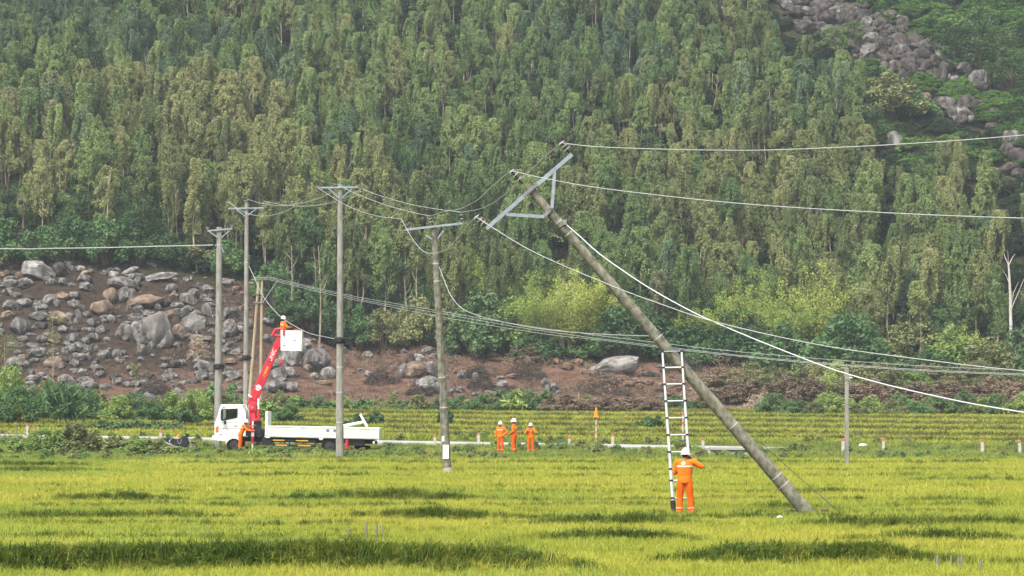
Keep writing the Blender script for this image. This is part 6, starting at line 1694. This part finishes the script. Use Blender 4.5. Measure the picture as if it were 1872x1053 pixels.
    mb = MB(); mb.tube([c(790), c(797)], .088, 12); mb.tube([c(809), c(820.5)], .045, 10); mb.tube([c(820.5), c(822)], [.06, .12], 12); mb.tube([c(769), c(782)], .04, 8); mb.build('stabiliser_rod', M['white_paint'], root, True)
    return root
truck()
# load lying in the bed
for a, b, r_, lab in (((628, 778.5), (667, 771), .075, 'long white plastic pipe lying in the truck bed'), ((658.5, 757), (671, 780), .07, 'short white pipe propped up at the rear of the truck bed')):
    p, q_ = PX(*a, TY + .9), PX(*b, TY + .9); mb = MB(); mb.tube([p, q_], r_, 12); o = mb.build('white_pipe', M['white_paint'], None, True); tag(o, lab, 'pipe')

# worker at the crane controls and worker in the bucket
wl = PX(438, 822, TY - .55); wl.z = Z1(wl.x, wl.y)
person(wl, R(-90), 'person in orange workwear and white helmet leaning to the crane controls', dict(pel=(0, .06, .93), chest=(0, .20, 1.25), neck=(0, .26, 1.44), head=(0, .33, 1.56), shL=(-.18, .24, 1.40), shR=(.18, .24, 1.40), hipL=(-.09, .05, .90), hipR=(.09, .05, .90), kneeL=(-.1, .06, .49), kneeR=(.1, .04, .49), ankL=(-.1, 0, .09), ankR=(.1, -.02, .09), elL=(-.18, .46, 1.27), wrL=(-.12, .70, 1.40), handL=(0, .9, .3), elR=(.2, .42, 1.18), wrR=(.16, .70, 1.12), handR=(0, .9, 0)), 1.76)
wb = PX(517.5, 636, TY + .62); wb.z = t0.z + (822 - 637.5) / TS
person(wb, R(-60), 'person in orange workwear and white helmet standing in the white bucket', dict(look=(.2, 1, 0), elL=(-.26, .12, 1.18), wrL=(-.15, .34, 1.17), handL=(0, .9, 0), elR=(.26, .12, 1.18), wrR=(.15, .34, 1.17), handR=(0, .9, 0)), 1.72)

# ------------------------------------------------------------------ motorcycle
def motorcycle():
    Y = 150.0; s = FPX / Y
    b = PX(328, 822, Y); b.z = Z1(b.x, b.y)
    root = thing('motorcycle', b, 'black motorcycle with coiled white rope parked at the roadside', 'motorcycle', None, (0, 0, 0))
    u = lambda px: (px - 328) / s; v = lambda py: (822 - py) / s
    def wheel(cx, r):
        m = MB(); c = Vector((cx, 0, r)); n = 28; prof = [(-.03, r - .045), (-.035, r - .015), (0, r), (.035, r - .015), (.03, r - .045)]; vs = []
        for w, rr in prof:
            for j in range(n): vs.append(c + Vector((rr * math.cos(2 * math.pi * j / n), w, rr * math.sin(2 * math.pi * j / n))))
        m.add(vs, [(i * n + j, i * n + (j + 1) % n, (i + 1) * n + (j + 1) % n, (i + 1) * n + j) for i in range(4) for j in range(n)])
        wh = m.build('wheel', M['tyre'], root, True)
        m = MB(); pts = [c + Vector(((r - .05) * math.cos(2 * math.pi * j / n), 0, (r - .05) * math.sin(2 * math.pi * j / n))) for j in range(n + 1)]; m.tube(pts, .018, 6)
        for j in range(10):
            a = 2 * math.pi * j / 10; m.tube([c, c + Vector(((r - .05) * math.cos(a), 0, (r - .05) * math.sin(a)))], .007, 4)
        m.tube([c - Vector((0, .06, 0)), c + Vector((0, .06, 0))], .05, 10)
        rm = m.build('rim', M['steel_rod'], None, True); rm.parent = wh
    wheel(u(350.5), .28); wheel(u(311), .28)
    mb = MB(); mb.tube([(u(350.5), -.07, .28), (u(346), -.06, .62), (u(342.5), -.05, .95)], .024, 8); mb.tube([(u(350.5), .07, .28), (u(346), .06, .62), (u(342.5), .05, .95)], .024, 8); mb.build('fork', M['steel_rod'], root, True)
    mb = MB(); mb.prism([(u(x), v(y)) for x, y in ((343, 800), (347, 803.5), (352, 804.5), (356, 808), (352, 806.2), (347, 806.5), (344, 805))], -.06, .06); mb.build('front_mudguard', M['chassis'], root)
    mb = MB(); mb.prism([(u(x), v(y)) for x, y in ((331, 793), (338, 792.5), (343, 796), (345, 803), (342, 812), (336, 815), (328, 815), (320, 811), (324, 803))], -.13, .13); o = mb.build('fairing', M['chassis'], root); w_ = o.modifiers.new('b', 'BEVEL'); w_.width = .05; w_.segments = 3
    mb = MB(); mb.prism([(u(x), v(y)) for x, y in ((302, 796), (310, 795.5), (320, 798), (328, 798), (330, 796), (332, 800), (326, 806), (316, 805), (305, 803), (301, 799))], -.12, .12); o = mb.build('seat', M['black'], root); w_ = o.modifiers.new('b', 'BEVEL'); w_.width = .04; w_.segments = 3
    mb = MB(); mb.tube([(u(338), -.30, v(787.5)), (u(341), -.1, v(791)), (u(341), .1, v(791)), (u(338), .30, v(787.5))], .02, 8); mb.box((u(342.5), 0, v(791.5)), (.16, .22, .18), bev=.04); mb.build('handlebar', M['chassis'], root)
    mb = MB(); mb.ball((u(344), 0, v(790.5)), (.05, .08, .07)); mb.build('headlamp', M['glass'], root)
    for y in (-.32, .30): mb = MB(); mb.box((u(338), y, v(784.5)), (.03, .12, .08), bev=.015); mb.build('mirror', M['chassis'], root)
    mb = MB()
    for y in (-.12, .12): mb.tube([(u(305), y, v(797)), (u(296.5), y, v(794))], .014, 6)
    for x in (297, 299.5, 302): mb.tube([(u(x), -.14, v(794.4 + (x - 297) * .3)), (u(x), .14, v(794.4 + (x - 297) * .3))], .012, 6)
    mb.build('rear_rack', M['dull_steel'], root)
    mb = MB(); mb.tube([(u(330), -.16, v(813)), (u(318), -.18, v(812)), (u(310), -.18, v(808)), (u(303.5), -.18, v(805.5))], [.02, .025, .05, .055], 10); mb.build('exhaust', M['steel_rod'], root, True)
    mb = MB(); mb.box((u(327), 0, v(811)), (.34, .22, .22), bev=.05); mb.tube([(u(324), 0, v(808)), (u(311), 0, .28)], .04, 8); mb.build('engine', M['dull_steel'], root)
    for x in (307, 303.5): pass
    mb = MB(); mb.tube([(u(310), -.14, v(800)), (u(311), -.15, .30)], .025, 8); mb.tube([(u(310), .14, v(800)), (u(311), .15, .30)], .025, 8); mb.build('shock_absorber', M['steel_rod'], root, True)
    mb = MB(); mb.tube([(u(320), -.12, .12), (u(322), -.32, 0.0)], .014, 6); mb.build('side_stand', M['dull_steel'], root)
    for pts in ([(325, 795), (325.5, 802), (328.5, 807.5), (331.5, 804), (331.5, 796), (329, 793.5)], [(315, 795), (312, 800), (310, 805.5), (313, 800), (316, 796)]):
        mb = MB(); mb.tube(catmull([Vector((u(x), -.17, v(y))) for x, y in pts]), .010, 6); o = mb.build('white_rope', M['band'], None, True)
        o.location = b; tag(o, 'loop of white rope hung over the motorcycle %s' % ('tank' if pts[0][0] > 320 else 'seat'), 'rope')
    mb = MB(); mb.ball((b.x + u(326), b.y, b.z + v(793)), (.09, .10, .08)); mb.tube([(b.x + u(326), b.y, b.z + v(790.5)), (b.x + u(325), b.y, b.z + v(795.5))], [.06, .09], 10); o = mb.build('orange_bundle', M['cone'], None, True); tag(o, 'small orange cloth bundle on the motorcycle seat', 'bundle')
motorcycle()

# ------------------------------------------------------------------ roadside posts, sign poles, stakes
def guide_post(px, py_top, py_bot, near, which):
    yr = yroad(px)
    Y = yr - 0.6 if near else yr + 5.3
    b = PX(px, py_bot, Y); h = (py_bot - py_top) * Y / FPX
    root = thing('guide_post', Vector((b.x, Y, b.z)), 'white concrete guide post with a red top, %s' % which, 'guide post', 'guide posts along the road')
    g = Z1(b.x, Y); z0 = min(0, g - b.z) - .1
    mb = MB(); mb.box((0, 0, (z0 + h * .72) / 2), (.16, .16, h * .72 - z0), bev=.015); mb.build('post', M['post_white'], root)
    mb = MB(); mb.box((0, 0, h * .72 + h * .13), (.17, .17, h * .26), bev=.03); mb.build('red_cap', M['post_red'], root)
for px, a, b, near, w in [(50, 774, 792, True, 'tall one at the left edge'), (63, 780, 796, False, 'leaning into the left weeds'), (294, 786, 804, True, 'behind the motorcycle tail'), (795, 794, 812, True, 'beside the middle pole'), (875, 791, 807, False, 'left of the three people'), (1041, 797, 815, True, 'between the people and the cone'), (1120, 793, 811, False, 'just right of the cone pole'), (1285, 800, 818, True, 'right of the ladder'), (1541, 801, 819, True, 'beside the short utility post'), (1615, 801, 818, False, 'right of the short utility post'), (1795.6, 803, 821, True, 'second from the right edge'), (1864, 805, 821, False, 'at the right edge')]:
    guide_post(px, a, b, near, w)
def striped(px, y0, y1, Y, label, cone):
    b = PX(px, y1, Y); root = thing('marker_pole', b, label, 'marker pole')
    h = (y1 - y0) * Y / FPX; n = 8
    mb = MB(); mb.tube([(0, 0, -.4), (0, 0, h)], .055, 12); mb.build('pole', M['post_white'], root, True)
    for i in range(1, n, 2):
        mb = MB(); z = h * (i + .3) / n; mb.tube([(0, 0, z), (0, 0, z + h / n * .6)], .059, 12); mb.build('red_band', M['post_red'], root, True)
    if cone:
        o = bpy.data.objects.new('x', None); bpy.data.objects.remove(o)
        mb = MB(); mb.tube([(0, 0, .03), (0, 0, .10), (0, 0, .55)], [.135, .125, .04], 16); mb.box((0, 0, .015), (.31, .31, .03), bev=.01)
        c = mb.build('traffic_cone', M['cone'], None, True); c.location = b + Vector((0, 0, h + .002)); tag(c, 'orange traffic cone set on top of the striped marker pole', 'traffic cone')
striped(1090, 763, 812, 152.0, 'red and white striped pole carrying an orange cone', True)
striped(1248.5, 753, 822, 152.5, 'red and white striped pole seen through the ladder', False)
def stakes(lst, Y, label, group):
    for (px, y0, y1, dx, w) in lst:
        p = hit(px, y1, 40) if Y is None else PX(px, y1, Y); s = FPX / p.y; h = (y1 - y0) / s
        mb = MB(); mb.tube([(0, 0, -.25), (dx / s * .5, 0, h * .5), (dx / s, 0.02, h)], [w * .72, w * .68, w * .6], 7)
        o = mb.build('wooden_stake', M['stake']); o.location = p; tag(o, label[lst.index((px, y0, y1, dx, w))], 'stake', group)
stakes([(637, 963, 985, 0, .035), (669, 960, 990, 1, .04), (689, 962, 992, 0, .035), (703, 964, 996, -4, .025)], None, ['pale stake, leftmost of four in the left foreground rice', 'thicker stake, second of four in the left foreground', 'stake, third of four in the left foreground', 'slanting dark stick, rightmost of four in the left foreground'], 'stakes in the left foreground')
stakes([(1714, 1015, 1052, 0, .04), (1739, 1016, 1050, 0, .03), (1751, 1018, 1050, 1, .03), (1759, 1015, 1051, -1, .035), (1792, 1024, 1056, 0, .04)], None, ['leftmost grey stake of five in the lower right corner', 'thin stake, second of five in the lower right corner', 'third stake of five, close beside the fourth, lower right', 'fourth stake of five, close beside the third, lower right', 'rightmost grey stake of five in the lower right corner'], 'stakes in the lower right corner')
p = stand(31, 808, 146); mb = MB(); mb.tube([(0, 0, -.3), (0.02, 0, 1.35)], .035, 7); o = mb.build('fence_post', M['dull_steel']); o.location = p; tag(o, 'thin dark upright post at the far left verge', 'post')
a_, b_ = PX(-14, 812, 145.6), PX(22.5, 785, 146); mb = MB(); mb.tube([a_, b_], .022, 6); o = mb.build('slanting_pole', M['dull_steel']); tag(o, 'thin dark pole slanting down at the left edge', 'pole')

# culvert under the road
def culvert():
    x0, x1 = 1298, 1372; Y = yroad(1335) - .35
    root = thing('culvert', PX(1335, 838, Y), 'grey concrete culvert head under the road near the leaning pole', 'culvert')
    a, b = PX(x0, 842, Y), PX(x1, 821, Y)
    mb = MB(); ax_ = a.x; bx_ = b.x
    mb.add([(ax_ - .5, Y - .5, a.z), (bx_ + .3, Y - .5, a.z), (bx_ + .2, Y, b.z), (ax_, Y, b.z), (ax_ - .5, Y + .35, a.z), (bx_ + .3, Y + .35, a.z), (bx_ + .2, Y + .35, b.z), (ax_, Y + .35, b.z)], [(0, 1, 2, 3), (5, 4, 7, 6), (0, 3, 7, 4), (1, 5, 6, 2), (3, 2, 6, 7), (0, 4, 5, 1)])
    mb.build('head_wall', M['culvert'], root, False, True)
    c, d = PX(1297, 820, Y), PX(1432, 820, Y)
    mb = MB(); mb.box(((c.x + d.x) / 2, Y + .1, c.z), (d.x - c.x, .7, .16), bev=.02); mb.build('parapet', M['road'], root, False, True)
culvert()
for px, py, Y, lab, sz in ((1425, 970, None, 'scrap of white plastic lying on a bund near the pole foot', .07), (1577, 821, 151.0, 'white plastic sack lying on the right roadside verge', .22)):
    p = hit(px, py, 40) if Y is None else stand(px, py, Y)
    bm = bmesh.new(); bmesh.ops.create_icosphere(bm, subdivisions=3, radius=1)
    for v in bm.verts: v.co = Vector((v.co.x * sz, v.co.y * sz * .6, max(-.1, v.co.z) * sz * .5)) * (1 + .35 * mnoise.noise(v.co * 2.3 + Vector((px, 0, 0))))
    me = bpy.data.meshes.new('plastic_scrap'); bm.to_mesh(me); bm.free(); me.materials.append(M['white_paint'])
    o = bpy.data.objects.new('plastic_scrap', me); COL.objects.link(o); o.location = p + Vector((0, -.05, .28 if Y is None else .45)); tag(o, lab, 'litter')

# ------------------------------------------------------------------ haze
def haze():
    zmax = float(GZ.max()) + 14
    mb = MB(); mb.box((0, 215, (zmax - 3) / 2), (460, 620, zmax + 3))
    m = bpy.data.materials.new('haze_air'); m.use_nodes = True; nt = m.node_tree; nt.nodes.clear()
    out = nt.nodes.new('ShaderNodeOutputMaterial'); pv = nt.nodes.new('ShaderNodeVolumePrincipled')
    pv.inputs['Color'].default_value = (0.80, 0.90, 0.95, 1); pv.inputs['Density'].default_value = 0.00026; pv.inputs['Anisotropy'].default_value = 0.2
    nt.links.new(pv.outputs[0], out.inputs['Volume'])
    o = mb.build('haze', m); tag(o, 'thin pale air haze over the valley', None, None, 'stuff')
haze()

# ------------------------------------------------------------------ labels: members of small groups are told apart by their order from left to right
def tell_apart():
    ords = ['leftmost', 'second', 'third', 'fourth', 'fifth', 'sixth', 'seventh', 'eighth', 'ninth', 'tenth', 'eleventh', 'twelfth', 'thirteenth', 'fourteenth', 'fifteenth', 'sixteenth', 'seventeenth', 'eighteenth', 'nineteenth', 'twentieth']
    by = {}
    for o in SC.objects:
        if o.parent is None and o.get('label') and o.get('group'): by.setdefault((o['group'], o['label']), []).append(o)
    for (grp, lab), ms in by.items():
        if not 2 <= len(ms) <= 20: continue
        ms.sort(key=lambda o: o.location.x / o.location.y)
        for i, o in enumerate(ms):
            if i == 0: w = 'leftmost of these'
            elif i == len(ms) - 1: w = 'rightmost of these'
            else: w = ords[i] + ' from left'
            if len((lab + ' ' + w).split()) <= 16: o['label'] = lab + ', ' + w
tell_apart()
